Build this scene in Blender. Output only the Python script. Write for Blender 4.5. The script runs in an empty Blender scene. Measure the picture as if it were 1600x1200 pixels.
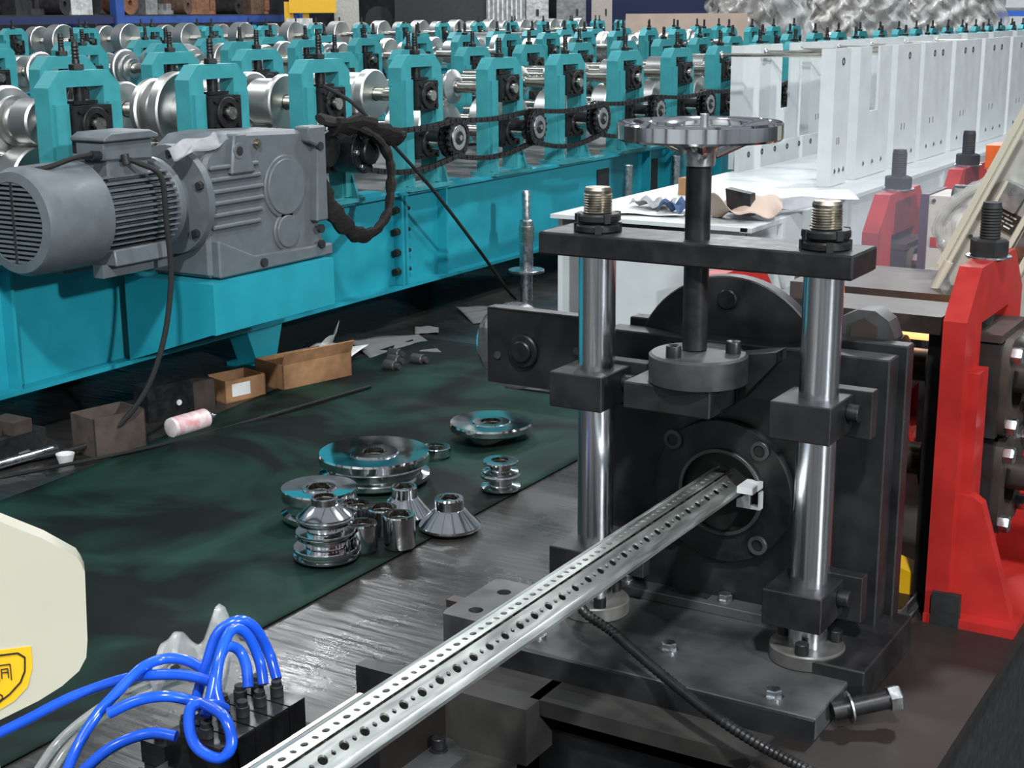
import bpy, bmesh, math, random
from mathutils import Vector, Matrix, Euler
random.seed(7)
PI = math.pi
R_ = math.radians
SC = bpy.context.scene
COL = SC.collection

# ------------------------------------------------------------------ camera
cam_d = bpy.data.cameras.new('camera'); cam = bpy.data.objects.new('camera', cam_d); COL.objects.link(cam)
cam_d.sensor_width = 36; cam_d.lens = 2300 / 1600 * 36; cam_d.clip_end = 300; cam_d.clip_start = .05
yaw, pitch, roll = R_(-31.07), R_(14.12), R_(-.35)
fwd = Vector((math.sin(yaw) * math.cos(pitch), math.cos(yaw) * math.cos(pitch), -math.sin(pitch)))
rt = Vector((math.cos(yaw), -math.sin(yaw), 0)); upv = rt.cross(fwd)
r2 = rt * math.cos(roll) + upv * math.sin(roll); u2 = -rt * math.sin(roll) + upv * math.cos(roll)
M = Matrix.Identity(4)
for i in range(3):
    M[i][0], M[i][1], M[i][2] = r2[i], u2[i], -fwd[i]
M[0][3], M[1][3], M[2][3] = 0, 0, 1.3
cam.matrix_world = M
SC.camera = cam

# ------------------------------------------------------------------ world and lights
SC.view_settings.view_transform = 'Standard'; SC.view_settings.look = 'None'
SC.view_settings.gamma = 1; SC.view_settings.use_curve_mapping = False
SC.view_settings.exposure = 0.0
w = bpy.data.worlds.new('world'); SC.world = w; w.use_nodes = True
bg = w.node_tree.nodes['Background']; bg.inputs[0].default_value = (.78, .88, 1, 1); bg.inputs[1].default_value = .30

def lamp(name, loc, target, size, power, color=(1, 1, 1), kind='AREA', size_y=None):
    l = bpy.data.lights.new(name, kind); l.energy = power; l.color = color
    if kind == 'AREA':
        l.size = size
        if size_y: l.shape = 'RECTANGLE'; l.size_y = size_y
    else:
        l.shadow_soft_size = size
    o = bpy.data.objects.new(name, l); COL.objects.link(o); o.location = loc
    o.rotation_euler = (Vector(target) - Vector(loc)).to_track_quat('-Z', 'Y').to_euler()
    return o
lamp('bay_or_fill_lamp', (13.0, -3.6, 6.2), (-3.5, 5.0, .6),   .5, 2000, (.93, .98, 1))
lamp('bay_or_fill_lamp', (1.7, -2.5, 7.0), (-3.3, 3.5, .3), .45, 720, (.95, .98, 1))
lamp('bay_or_fill_lamp', (-.3, 7.5, 7.2), (-.8, 2.0, .5), .5, 330, (.95, .98, 1))
for lx, ly, lp in ((-3.0, -5.5, 260), (14.5, 7.0, 260), (-15.0, 27.0, 500), (-6.0, 24.5, 300), (-4.5, 13.0, 420), (-10.5, 12.0, 420), (-15.0, 17.0, 420), (-9.0, 21.0, 420), (-3.5, 20.0, 420), (-9.0, 3.0, 120), (-4.5, 5.5, 90), (-16, 8, 200)):  # first three added to brighten unseen walls and far cabinets, the rest hall rows
    lamp('bay_or_fill_lamp', (lx, ly, 7.2), (lx, ly, 0), 1.6, lp, (.95, .98, 1), size_y=.35)

# ------------------------------------------------------------------ materials
MATS = {}
def mat(name, col, rough=.5, metal=0., var=.12, scale=30, bump=0., col2=None, aniso=0., coat=0., stretch=None, rvar=.1, trans=0., alpha=1., emit=None, ior=1.45, spec=.5):
    m = bpy.data.materials.new(name); m.use_nodes = True; nt = m.node_tree; N = nt.nodes; L = nt.links
    p = N['Principled BSDF']
    p.inputs['Metallic'].default_value = metal
    p.inputs['IOR'].default_value = ior
    p.inputs['Specular IOR Level'].default_value = spec
    tc = N.new('ShaderNodeTexCoord'); mp = N.new('ShaderNodeMapping')
    L.new(tc.outputs['Object'], mp.inputs[0])
    if stretch: mp.inputs['Scale'].default_value = stretch
    nz = N.new('ShaderNodeTexNoise'); nz.inputs['Scale'].default_value = scale; nz.inputs['Detail'].default_value = 5
    L.new(mp.outputs[0], nz.inputs['Vector'])
    rp = N.new('ShaderNodeValToRGB')
    c2 = col2 if col2 else tuple(c * (1 - var * 2) for c in col)
    rp.color_ramp.elements[0].position = .32; rp.color_ramp.elements[1].position = .68
    rp.color_ramp.elements[0].color = (*c2, 1); rp.color_ramp.elements[1].color = (*col, 1)
    L.new(nz.outputs['Fac'], rp.inputs[0]); L.new(rp.outputs[0], p.inputs['Base Color'])
    mr = N.new('ShaderNodeMapRange'); mr.inputs[3].default_value = max(.02, rough - rvar); mr.inputs[4].default_value = min(1, rough + rvar)
    mr.inputs[1].default_value = .3; mr.inputs[2].default_value = .7
    L.new(nz.outputs['Fac'], mr.inputs[0]); L.new(mr.outputs[0], p.inputs['Roughness'])
    if bump:
        b = N.new('ShaderNodeBump'); b.inputs['Strength'].default_value = bump; b.inputs['Distance'].default_value = .01
        L.new(nz.outputs['Fac'], b.inputs['Height']); L.new(b.outputs[0], p.inputs['Normal'])
    if aniso:
        p.inputs['Anisotropic'].default_value = aniso
        tg = N.new('ShaderNodeTangent'); tg.direction_type = 'RADIAL'; tg.axis = 'X'
        L.new(tg.outputs[0], p.inputs['Tangent'])
    if coat: p.inputs['Coat Weight'].default_value = coat; p.inputs['Coat Roughness'].default_value = .2
    if trans: p.inputs['Transmission Weight'].default_value = trans
    p.inputs['Alpha'].default_value = alpha
    if emit: p.inputs['Emission Color'].default_value = (*emit[0], 1); p.inputs['Emission Strength'].default_value = emit[1]
    MATS[name] = m
    return m
teal = mat('teal_paint', (.016, .29, .37), .42, var=.07, scale=9, spec=.4)
teal_hazed = mat('teal_frame_paint', (.045, .29, .32), .5, var=.1, scale=14, spec=.4)  # greyer teal for the stands, haze put into the colour
black = mat('black_oxide_steel', (.013, .013, .014), .40, .0, var=.25, scale=40, bump=.05)
blackpl = mat('blackened_plate', (.016, .016, .017), .45, .0, var=.3, scale=18, bump=.06)
scuff = mat('scuffed_steel_plate', (.11, .11, .11), .42, .5, scale=11, col2=(.03, .03, .03), bump=.06)
rub = mat('black_rubber', (.012, .012, .012), .75, var=.3, scale=50)
grey = mat('grey_machine_paint', (.115, .132, .145), .45, var=.08, scale=22, bump=.08, spec=.45)
greyd = mat('dark_grey_interior', (.02, .022, .025), .6)
steel = mat('turned_steel', (.66, .66, .64), .33, 1., var=.03, scale=4, aniso=.7, rvar=.01)
shaftm = mat('ground_shaft_steel', (.55, .54, .48), .24, 1., var=.1, scale=25, stretch=(.3, 3, 3))
chrome = mat('polished_chrome', (.84, .85, .86), .09, 1., var=.05, scale=12, rvar=.03)
column = mat('hard_chromed_column', (.74, .75, .78), .2, 1., var=.06, scale=20, stretch=(3, 3, .2), rvar=.04)
thread = mat('oiled_thread_steel', (.42, .38, .31), .35, 1., var=.2, scale=60)
zinc = mat('zinc_plated_steel', (.62, .65, .67), .3, 1., var=.12, scale=60)
galv = mat('galvanised_strip', (.80, .84, .80), .42, 1., var=.1, scale=20, stretch=(8, .8, 8), rvar=.07)
brownst = mat('oily_brown_steel', (.085, .068, .058), .45, .5, var=.3, scale=9, bump=.05)
bedst = mat('bed_steel', (.030, .023, .020), .5, .35, scale=7, col2=(.018, .015, .014), bump=.08)
concr = mat('bed_grey_face', (.034, .032, .029), .7, .1, scale=16, col2=(.018, .017, .016), bump=.1)
red = mat('red_paint', (.36, .018, .015), .5, var=.12, scale=16, spec=.3)
white = mat('white_paint', (.58, .61, .61), .42, var=.04, scale=10)
cream = mat('cream_paint', (.44, .42, .335), .35, var=.03, scale=6, spec=.5)
yellow = mat('yellow_sticker', (.75, .42, .01), .45, var=.04, scale=20)
inkb = mat('black_print', (.02, .018, .01), .6)
inkw = mat('white_print', (.7, .7, .66), .6)
bluet = mat('blue_air_hose', (.012, .10, .72), .22, var=.08, scale=30, coat=.4)
clear = mat('clear_hose', (.82, .84, .80), .15, trans=.75, scale=30, var=.03)
film = mat('plastic_film', (.8, .81, .79), .15, trans=.35, alpha=.42, scale=22, bump=.8, var=.05)
filmw = mat('plastic_film_dense', (.50, .48, .46), .25, scale=9, bump=1., var=.2, col2=(.20, .19, .185), spec=.9)
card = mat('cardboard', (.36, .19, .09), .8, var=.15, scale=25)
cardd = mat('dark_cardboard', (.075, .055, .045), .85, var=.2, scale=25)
paper = mat('paper', (.68, .68, .66), .8, var=.04, scale=20)
paperd = mat('dusty_paper', (.16, .16, .16), .85, var=.12, scale=20)
canw = mat('can_print', (.62, .50, .50), .4, var=.1, scale=40, col2=(.70, .66, .66))
blue = mat('blue_rack_paint', (.035, .09, .33), .5, var=.1, scale=8)
navy = mat('navy_banner', (.02, .03, .10), .7)
orange = mat('orange_plastic', (.62, .10, .01), .4, var=.1)
tan = mat('tan_board', (.50, .38, .31), .7, var=.08, scale=4)
tarp = mat('grey_cloth', (.34, .34, .36), .9, var=.15, scale=12, bump=.3)
bluecloth = mat('blue_cloth', (.06, .10, .2), .9, var=.15, scale=22, bump=.3)
beige = mat('beige_motor_paint', (.46, .41, .36), .5, var=.08)
anod = mat('anodised_grey', (.36, .36, .32), .5, .2, var=.08)
alu = mat('brushed_aluminium', (.62, .60, .55), .35, 1., var=.08, scale=30)
hot = mat('glowing_hot_steel', (.9, .4, .15), .5, emit=((1, .38, .12), 2.2))
wall = mat('dark_hall_wall', (.12, .115, .12), .8, var=.3, scale=2)
lwall = mat('pale_hall_wall', (.62, .64, .64), .8, var=.05, scale=1)
junkc = [mat('clutter_' + n, c, .6, var=.25, scale=14) for n, c in (('brown', (.16, .10, .07)), ('grey', (.3, .3, .3)), ('dark', (.035, .033, .035)), ('white', (.7, .7, .68)), ('rust', (.3, .13, .07)))]
fuzz = mat('frayed_black_fabric', (.018, .015, .014), .95, var=.3, scale=60, bump=.6)

# floor materials, darkened overall to carry the shade over the near floor
def floor_mat():
    m = bpy.data.materials.new('worn_concrete_floor'); m.use_nodes = True; nt = m.node_tree; N = nt.nodes; L = nt.links
    p = N['Principled BSDF']; tc = N.new('ShaderNodeTexCoord')
    n1 = N.new('ShaderNodeTexNoise'); n1.inputs['Scale'].default_value = 1.6; n1.inputs['Detail'].default_value = 8; n1.inputs['Roughness'].default_value = .65
    mp = N.new('ShaderNodeMapping'); mp.inputs['Rotation'].default_value = (0, 0, .5); mp.inputs['Scale'].default_value = (5, 45, 1)
    n2 = N.new('ShaderNodeTexNoise'); n2.inputs['Scale'].default_value = 1.; n2.inputs['Detail'].default_value = 6
    L.new(tc.outputs['Object'], n1.inputs[0]); L.new(tc.outputs['Object'], mp.inputs[0]); L.new(mp.outputs[0], n2.inputs[0])
    r1 = N.new('ShaderNodeValToRGB'); r1.color_ramp.elements[0].position = .35; r1.color_ramp.elements[1].position = .7
    r1.color_ramp.elements[0].color = (.022, .021, .020, 1); r1.color_ramp.elements[1].color = (.06, .056, .052, 1)
    L.new(n1.outputs['Fac'], r1.inputs[0])
    mx = N.new('ShaderNodeMix'); mx.data_type = 'RGBA'; mx.blend_type = 'MULTIPLY'; mx.inputs[0].default_value = .5
    L.new(r1.outputs[0], mx.inputs[6]); L.new(n2.outputs['Fac'], mx.inputs[7]); L.new(mx.outputs[2], p.inputs['Base Color'])
    mr = N.new('ShaderNodeMapRange'); mr.inputs[1].default_value = .35; mr.inputs[2].default_value = .65; mr.inputs[3].default_value = .16; mr.inputs[4].default_value = .48
    L.new(n1.outputs['Fac'], mr.inputs[0]); L.new(mr.outputs[0], p.inputs['Roughness'])
    b = N.new('ShaderNodeBump'); b.inputs['Strength'].default_value = .5; b.inputs['Distance'].default_value = .005
    L.new(n2.outputs['Fac'], b.inputs['Height']); L.new(b.outputs[0], p.inputs['Normal'])
    return m
def mat_mat():
    m = bpy.data.materials.new('green_floor_mat'); m.use_nodes = True; nt = m.node_tree; N = nt.nodes; L = nt.links
    p = N['Principled BSDF']; tc = N.new('ShaderNodeTexCoord')
    n1 = N.new('ShaderNodeTexNoise'); n1.inputs['Scale'].default_value = 2.6; n1.inputs['Detail'].default_value = 5; n1.inputs['Distortion'].default_value = .8
    L.new(tc.outputs['Object'], n1.inputs[0])
    r1 = N.new('ShaderNodeValToRGB'); r1.color_ramp.elements[0].position = .42; r1.color_ramp.elements[1].position = .66
    r1.color_ramp.elements[0].color = (.003, .006, .005, 1); r1.color_ramp.elements[1].color = (.012, .042, .030, 1)
    L.new(n1.outputs['Fac'], r1.inputs[0]); L.new(r1.outputs[0], p.inputs['Base Color'])
    p.inputs['Roughness'].default_value = .65; p.inputs['Specular IOR Level'].default_value = .12
    return m
floorm = floor_mat(); greenm = mat_mat()

# ------------------------------------------------------------------ helpers
class G:
    """collects shapes, becomes ONE mesh"""
    def __init__(s): s.b = bmesh.new()
    def box(s, x0, x1, y0, y1, z0, z1, m=None):
        vs = [s.b.verts.new((m @ Vector(c)) if m else c) for c in ((x0, y0, z0), (x1, y0, z0), (x1, y1, z0), (x0, y1, z0), (x0, y0, z1), (x1, y0, z1), (x1, y1, z1), (x0, y1, z1))]
        for f in ((0, 3, 2, 1), (4, 5, 6, 7), (0, 1, 5, 4), (1, 2, 6, 5), (2, 3, 7, 6), (3, 0, 4, 7)): s.b.faces.new([vs[i] for i in f])
        return s
    def lathe(s, p, axis, prof, seg=32, closed=False):
        """prof = [(r, h)], axis 'X','Y','Z' or a Vector; closed: a ring section"""
        a = {'X': Vector((1, 0, 0)), 'Y': Vector((0, 1, 0)), 'Z': Vector((0, 0, 1))}.get(axis, None) if isinstance(axis, str) else Vector(axis).normalized()
        e1 = a.orthogonal().normalized() if not isinstance(axis, str) else {'X': Vector((0, 1, 0)), 'Y': Vector((0, 0, 1)), 'Z': Vector((1, 0, 0))}[axis]
        e2 = a.cross(e1); p = Vector(p); rings = []
        for r, h in prof:
            if r < 1e-6: rings.append([s.b.verts.new(p + a * h)])
            else: rings.append([s.b.verts.new(p + a * h + (e1 * math.cos(t) + e2 * math.sin(t)) * r) for t in (2 * PI * k / seg for k in range(seg))])
        n = len(rings); pairs = [(i, i + 1) for i in range(n - 1)] + ([(n - 1, 0)] if closed else [])
        for i, j in pairs:
            A, B = rings[i], rings[j]
            for k in range(seg):
                k2 = (k + 1) % seg
                if len(A) == 1 and len(B) == 1: break
                if len(A) == 1: s.b.faces.new((A[0], B[k], B[k2]))
                elif len(B) == 1: s.b.faces.new((A[k], A[k2], B[0]))
                else: s.b.faces.new((A[k], A[k2], B[k2], B[k]))
        if not closed:
            for Rg in (rings[0], rings[-1]):
                if len(Rg) > 2: s.b.faces.new(Rg)
        return s
    def cyl(s, p, axis, r, h, seg=24, ch=0.):
        if ch: return s.lathe(p, axis, [(r - ch, 0), (r, ch), (r, h - ch), (r - ch, h)], seg)
        return s.lathe(p, axis, [(r, 0), (r, h)], seg)
    def ring(s, p, axis, ri, ro, h, seg=32):
        c = min(.12 * (ro - ri), .12 * h)
        return s.lathe(p, axis, [(ri, 0), (ro - c, 0), (ro, c), (ro, h - c), (ro - c, h), (ri, h)], seg, True)
    def prism(s, poly, plane, a, b):
        """poly in the named plane, extruded from a to b along the third axis"""
        def P(u, v, t): return {'yz': (t, u, v), 'xz': (u, t, v), 'xy': (u, v, t)}[plane]
        A = [s.b.verts.new(P(u, v, a)) for u, v in poly]; B = [s.b.verts.new(P(u, v, b)) for u, v in poly]
        s.b.faces.new(A[::-1]); s.b.faces.new(B)
        for i in range(len(poly)):
            j = (i + 1) % len(poly); s.b.faces.new((A[i], A[j], B[j], B[i]))
        return s
    def tube(s, pts, r, seg=8, smooth=4, closed=False, rfun=None, flat=1.):
        pts = [Vector(p) for p in pts]
        if smooth > 1 and len(pts) > 2:
            out = []; n = len(pts)
            for i in range(n if closed else n - 1):
                g = lambda k: pts[k % n] if closed else pts[min(max(k, 0), n - 1)]
                p0, p1, p2, p3 = g(i - 1), g(i), g(i + 1), g(i + 2)
                for k in range(smooth):
                    t = k / smooth
                    out.append(.5 * ((2 * p1) + (-p0 + p2) * t + (2 * p0 - 5 * p1 + 4 * p2 - p3) * t * t + (-p0 + 3 * p1 - 3 * p2 + p3) * t ** 3))
            if not closed: out.append(pts[-1])
            pts = out
        n = len(pts); rings = []; up = None
        for i, p in enumerate(pts):
            d = (pts[(i + 1) % n] - pts[i - 1]) if closed else (pts[min(i + 1, n - 1)] - pts[max(i - 1, 0)])
            d.normalize()
            if up is None: up = d.orthogonal().normalized()
            up = (up - d * up.dot(d)).normalized(); e2 = d.cross(up)
            rr = rfun(i / max(1, n - 1), i) * r if rfun else r
            rings.append([s.b.verts.new(p + (up * math.cos(t) + e2 * math.sin(t) * flat) * rr) for t in (2 * PI * k / seg for k in range(seg))])
        for i in range(n if closed else n - 1):
            A, B = rings[i], rings[(i + 1) % n]
            for k in range(seg): s.b.faces.new((A[k], A[(k + 1) % seg], B[(k + 1) % seg], B[k]))
        if not closed: s.b.faces.new(rings[0][::-1]); s.b.faces.new(rings[-1])
        return s
    def hexa(s, p, axis, r, h): return s.lathe(p, axis, [(r * .93, 0), (r, h * .1), (r, h * .88), (r * .85, h)], 6)
    def grid(s, nx, ny, fn):
        V = [[s.b.verts.new(fn(i / nx, j / ny)) for j in range(ny + 1)] for i in range(nx + 1)]
        for i in range(nx):
            for j in range(ny): s.b.faces.new((V[i][j], V[i + 1][j], V[i + 1][j + 1], V[i][j + 1]))
        return s
    def out(s, name, m, parent=None, bevel=0., ang=35, loc=None, norm=True, solid=0.):
        if bevel:
            ed = [e for e in s.b.edges if len(e.link_faces) == 2 and e.calc_face_angle(0) > .5]
            try: bmesh.ops.bevel(s.b, geom=ed, offset=bevel, segments=1, affect='EDGES', clamp_overlap=True)
            except Exception: pass
        if norm: bmesh.ops.recalc_face_normals(s.b, faces=s.b.faces)
        me = bpy.data.meshes.new(name); s.b.to_mesh(me); s.b.free()
        me.materials.append(m)
        for f in me.polygons: f.use_smooth = True
        me.set_sharp_from_angle(angle=R_(ang))
        o = bpy.data.objects.new(name, me); COL.objects.link(o)
        if parent: o.parent = parent
        if loc: o.location = loc
        if solid:
            md = o.modifiers.new('thickness', 'SOLIDIFY'); md.thickness = solid; md.offset = 0
        return o
def tag(o, label=None, cat=None, group=None, kind=None):
    if label: o['label'] = label
    if cat: o['category'] = cat
    if group: o['group'] = group
    if kind: o['kind'] = kind
    return o
def thing(name, label, cat, loc=(0, 0, 0), rz=0, group=None):
    o = bpy.data.objects.new(name, None); o.empty_display_size = .1; COL.objects.link(o); o.location = loc; o.rotation_euler = (0, 0, rz)
    return tag(o, label, cat, group)
def dup(root, loc=None, rz=None, label=None, group=None, skip=()):
    r = root.copy(); COL.objects.link(r)
    if loc is not None: r.location = loc
    if rz is not None: r.rotation_euler = (0, 0, rz)
    if label: r['label'] = label
    if group: r['group'] = group
    for ch in list(root.children):
        if any(ch.name.startswith(k) for k in skip): continue
        c = ch.copy(); COL.objects.link(c); c.parent = r
        for g in ch.children:
            d = g.copy(); COL.objects.link(d); d.parent = c
    return r
ORD = 'first second third fourth fifth sixth seventh eighth ninth tenth eleventh twelfth thirteenth fourteenth fifteenth sixteenth seventeenth eighteenth nineteenth twentieth twenty-first twenty-second twenty-third twenty-fourth twenty-fifth twenty-sixth twenty-seventh twenty-eighth twenty-ninth thirtieth thirty-first thirty-second thirty-third thirty-fourth thirty-fifth thirty-sixth'.split()
def polar(bearing, dist, z=0): return (dist * math.sin(R_(bearing)), dist * math.cos(R_(bearing)), z)

# ------------------------------------------------------------------ the setting
tag(G().box(-34, 12, -6, 60, -.2, 0).out('floor', floorm), kind='structure')
tag(G().box(-34.3, -34, -6, 60, -.2, 7).out('wall_left', wall), kind='structure')
tag(G().box(-34.3, 12, 60, 60.3, -.2, 7).out('wall_back', wall), kind='structure')

tag(G().box(18, 18.3, -8, 60, -.2, 7).out('wall_right', lwall), kind='structure')
tag(G().box(-34, 18, -8.3, -8, -.2, 7).out('wall_front', lwall), kind='structure')
for q in range(12): tag(G().box(17.6, 18, -7 + q * 5, -6.5 + q * 5, 0, 7).out('wall_post', wall), kind='structure')
for q in range(10): tag(G().box(-30 + q * 5, -29.5 + q * 5, -8, -7.6, 0, 7).out('wall_post', wall), kind='structure')
for q in range(9):
    tag(G().box(-30, 10, -3.5 + q * 4.5, -3.1 + q * 4.5, 7.5, 7.9).out('ceiling_beam', wall), kind='structure')
for q in range(5): tag(G().box(-24 + q * 7, -23.8 + q * 7, -5, 40, 7.9, 8.2).out('ceiling_beam', wall), kind='structure')

# green mat with a gently buckled surface
def mfn(u, v):
    x = -3.3 + .1 * math.sin(v * 5) + u * (1.29 - .1 * math.sin(v * 5)); y = 1.2 + v * 3.7
    z = 0.004 + .020 * max(0, math.sin(x * 6 + y * 2.1)) * max(0, math.sin(y * 4.3 - x * 2)) * (1 if .04 < u < .96 else 0)
    return (x, y, z)
tag(G().grid(30, 70, mfn).out('floor_mat', greenm, solid=.004), 'dark green floor mat spread over the grey floor under the loose rolls', 'mat')

# ================================================================== TEAL ROLL-FORMING LINES
def bed_line(X0, X1, Y0, Y1, z0, z1, label, legs, m=teal, seams=()):
    t = thing('machine_bed', label, 'machine bed', (0, 0, 0))
    for nm, X, sgn in (('side_beam', X1, 1), ('side_beam', X0, -1)):
        g = G(); w_ = .05
        g.box(X - .006 if sgn > 0 else X, X if sgn > 0 else X + .006, Y0, Y1, z0, z1)
        fx0, fx1 = (X - .02, X + w_) if sgn > 0 else (X - w_, X + .02)
        g.box(fx0, fx1, Y0, Y1, z1 - .014, z1); g.box(fx0, fx1, Y0, Y1, z0, z0 + .014)
        g.out(nm, m, t, loc=(0, 0, 0))
    G().box(X0 + .01, X1 - .01, Y0, Y1, z1 - .03, z1 - .016).out('top_plate', scuff, t)
    y = Y0 + .3
    for y in seams: G().box(X1, X1 + .048, y - .006, y + .006, z0 + .014, z1 - .014).out('stiffener', m, t)
    for y in legs:
        for X, s_ in ((X1 - .02, 1), (X0 + .02, -1)):
            G().prism([(y - .10, z0), (y + .12, z0), (y + .07, .012), (y - .04, .012)], 'yz', X - .1 if s_ > 0 else X, X if s_ > 0 else X + .1).box(X - .12 if s_ > 0 else X - .03, X + .03 if s_ > 0 else X + .12, y - .08, y + .12, 0, .014).out('leg', m, t)
    return t
b1 = bed_line(-4.85, -3.63, 1.0, 25, .165, .575, 'long teal steel bed of the nearest roll-forming line, behind the grey gearmotor', (1.6, 4.22, 6.9, 9.6, 12.3), seams=(3.0, 5.40, 7.45, 7.75, 8.45, 9.1, 10.2))
# joint of the bed: end plates bolted together (seen as a darker strip with four bolts)
G().box(-3.63, -3.585, 5.06, 5.075, .18, .56).box(-3.63, -3.585, 5.09, 5.105, .18, .56).out('joint_plate', teal, b1)
for z in (.24, .32, .41, .50):
    G().hexa((-3.605, 5.03, z), 'Y', .016, .03).cyl((-3.605, 5.06, z), 'Y', .009, .08, 10).out('joint_bolt', rub, b1)
# packing pads under the stands along the flange
for y in (4.75, 5.35, 5.98, 6.6, 7.25): G().box(-3.66, -3.585, y, y + .17, .575, .595).out('packing_pad', teal, b1)
# openings with pins in the far part of the bed
for y in (6.9, 7.5, 8.2):
    G().box(-3.63, -3.622, y, y + .13, .22, .5).out('access_opening', greyd, b1)
bed_line(-7.4, -6.2, 4.0, 17.5, .165, .575, 'teal steel bed of the second roll-forming line, behind the first', (5, 9, 13))
bed_line(-13.0, -11.8, 8.0, 29, .165, .575, 'teal steel bed of the farthest roll-forming line, before the blue rack', (10, 16, 22))

def stand_mesh_parts(root, H, m, W=.30, T=.065, blackbox=True, boltm=black):
    """inverted-U stand; local origin at its foot, front (+X) face at x=0; T thick in X, W wide in Y"""
    h = W / 2; c = .05; iw = .078
    poly = [(-h, 0), (-h, H - c), (-h + c, H), (h - c, H), (h, H - c), (h, 0), (iw, 0), (iw, H - .05), (-iw, H - .05), (-iw, 0)]
    G().prism(poly, 'yz', -T, 0).out('frame', m, root, bevel=.003)
    # raised guide strips on both legs, feet and gussets
    for s_ in (-1, 1):
        y0, y1 = sorted((s_ * (h - .012), s_ * (iw + .006)))
        G().box(0, .014, y0, y1, .02, H - .10).out('guide_strip', m, root, bevel=.002)
    G().box(-T - .03, .05, -h - .01, h + .01, 0, .016).out('foot', m, root)
    G().prism([(0, .016), (.045, .016), (.008, .13), (0, .13)], 'xz', h - .03, h - .018).out('gusset', m, root)
    G().prism([(0, .016), (.045, .016), (.008, .13), (0, .13)], 'xz', -h + .018, -h + .03).out('gusset', m, root)
    sc = G(); n = 5
    prof = [(.011, -.14)]
    for k in range(n): z = .03 + k * .011; prof += [(.0125, z), (.0105, z + .0055)]
    prof += [(.010, .03 + n * .011 + .003)]
    sc.lathe((-T / 2, 0, H), 'Z', prof, 12); sc.out('adjusting_screw', boltm, root)
    G().hexa((-T / 2, 0, H), 'Z', .024, .02).out('lock_nut', boltm, root)
def bearing(root, z, hh, m=blackpl):
    g = G().box(-.07, .03, -.078, .078, z - hh, z + hh)
    o = g.out('bearing_block', m, root, bevel=.005)
    G().ring((.03, 0, z), 'X', .036, .056, .012, 24).out('bearing_ring', m, o)
    G().cyl((.02, 0, z), 'X', .012, .018, 16, .003).out('shaft_end', scuff, o)
    for sy in (-1, 1):
        for sz in (-1, 1): G().cyl((.03, sy * .058, z + sz * (hh - .016)), 'X', .009, .01, 8).out('screw_head', black, o)
def make_stand(H=.56, lower=True, name='roll_stand'):
    t = thing(name, 'x', 'roll stand', (0, 0, 0))
    stand_mesh_parts(t, H, teal_hazed)
    bearing(t, .392, .060)
    G().cyl((-.03, 0, .465), 'Z', .02, .045, 12).box(-.055, .0, -.05, .05, .455, .466).out('pressure_pad', black, t)
    if lower: bearing(t, .19, .062)
    return t
stA = make_stand(.56); stB = make_stand(.53)
GR1 = 'teal roll stands along the front of the nearest line'
ys1 = [2.74, 3.37, 3.99, 4.60, 5.25, 5.93, 6.56, 7.22, 7.88] + [8.5 + .64 * k for k in range(24)]
used = {stA.name: 0, stB.name: 0}
def put(proto, loc, label, group):
    if used[proto.name] == 0:
        used[proto.name] = 1; proto.location = loc; tag(proto, label, 'roll stand', group); return proto
    return dup(proto, loc, None, label, group)
for i, y in enumerate(ys1):
    lab = ('teal roll stand cut by the left frame edge, nearest line' if i == 0 else
           f'teal roll stand on front beam of nearest line, {ORD[i-1]} complete one from left') if i < 9 else f'teal stand rising behind the white guards, {ORD[i-9]} of its row going right'
    if y < 24.5: put(stA if i < 5 else stB, (-3.60, y, .575), lab, GR1)
for i, y in enumerate([3.66, 4.3, 4.92, 5.5, 6.1, 6.75, 7.4, 8.05, 8.7] + [9.35 + .64 * k for k in range(23)]):
    if y < 24.5: put(stA if i < 4 else stB, (-4.68, y, .585), f'teal roll stand of rear row of nearest line, {ORD[i]} of that row from the left', 'teal roll stands along the back of the nearest line')
for i in range(19):
    put(stA, (-6.2, 5.2 + .64 * i, .585), f'teal roll stand on front beam of second line back, {ORD[i]} from the left', 'teal roll stands on the second line, front row')
for i in range(18):
    put(stA, (-7.25, 6.1 + .64 * i, .585), f'teal roll stand on rear beam of second line back, {ORD[i]} from the left', 'teal roll stands on the second line, rear row')
for i in range(18):
    put(stA, (-11.8, 10.2 + .95 * i, .62), f'small far teal roll stand on farthest line, front row, {ORD[i]} from the left', 'far teal roll stands, front row')
for i in range(18):
    put(stA, (-12.85, 11.1 + .95 * i, .62), f'small far teal roll stand on farthest line, rear row, {ORD[i]} from the left', 'far teal roll stands, rear row')

# shafts with rolls ------------------------------------------------
def roll_shaft(loc, L, rolls, label, group, first_end=.06, keys=True):
    """shaft runs from local x = first_end to -L; rolls = [(x, radius, length, kind)]"""
    t = thing('roll_shaft', label, 'roll shaft', loc, 0, group)
    G().lathe((-L, 0, 0), 'X', [(.028, 0), (.028, L - .02), (.024, L + first_end - .01), (.022, L + first_end)], 20).out('shaft', shaftm, t)
    for x, r, l, k in rolls:
        g = G()
        if k == 'disc': g.lathe((x - l, 0, 0), 'X', [(.03, 0), (r - .006, 0), (r, .006), (r, l - .006), (r - .006, l), (.03, l)], 48, True)
        elif k == 'step': g.lathe((x - l, 0, 0), 'X', [(.03, 0), (r * .8, 0), (r, .015), (r, l * .35), (r * .93, l * .4), (r * .93, l * .55), (r * .72, l * .6), (r * .72, l * .78), (r * .5, l * .82), (r * .5, l), (.03, l)], 48, True)
        elif k == 'cone': g.lathe((x - l, 0, 0), 'X', [(.03, 0), (r * .6, 0), (r, l * .55), (r, l * .7), (r * .55, l), (.03, l)], 48, True)
        elif k == 'sleeve': g.lathe((x - l, 0, 0), 'X', [(.03, 0), (r, 0), (r, l), (.03, l)], 32, True)
        g.out('roll', steel, t, ang=25)
    return t
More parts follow.
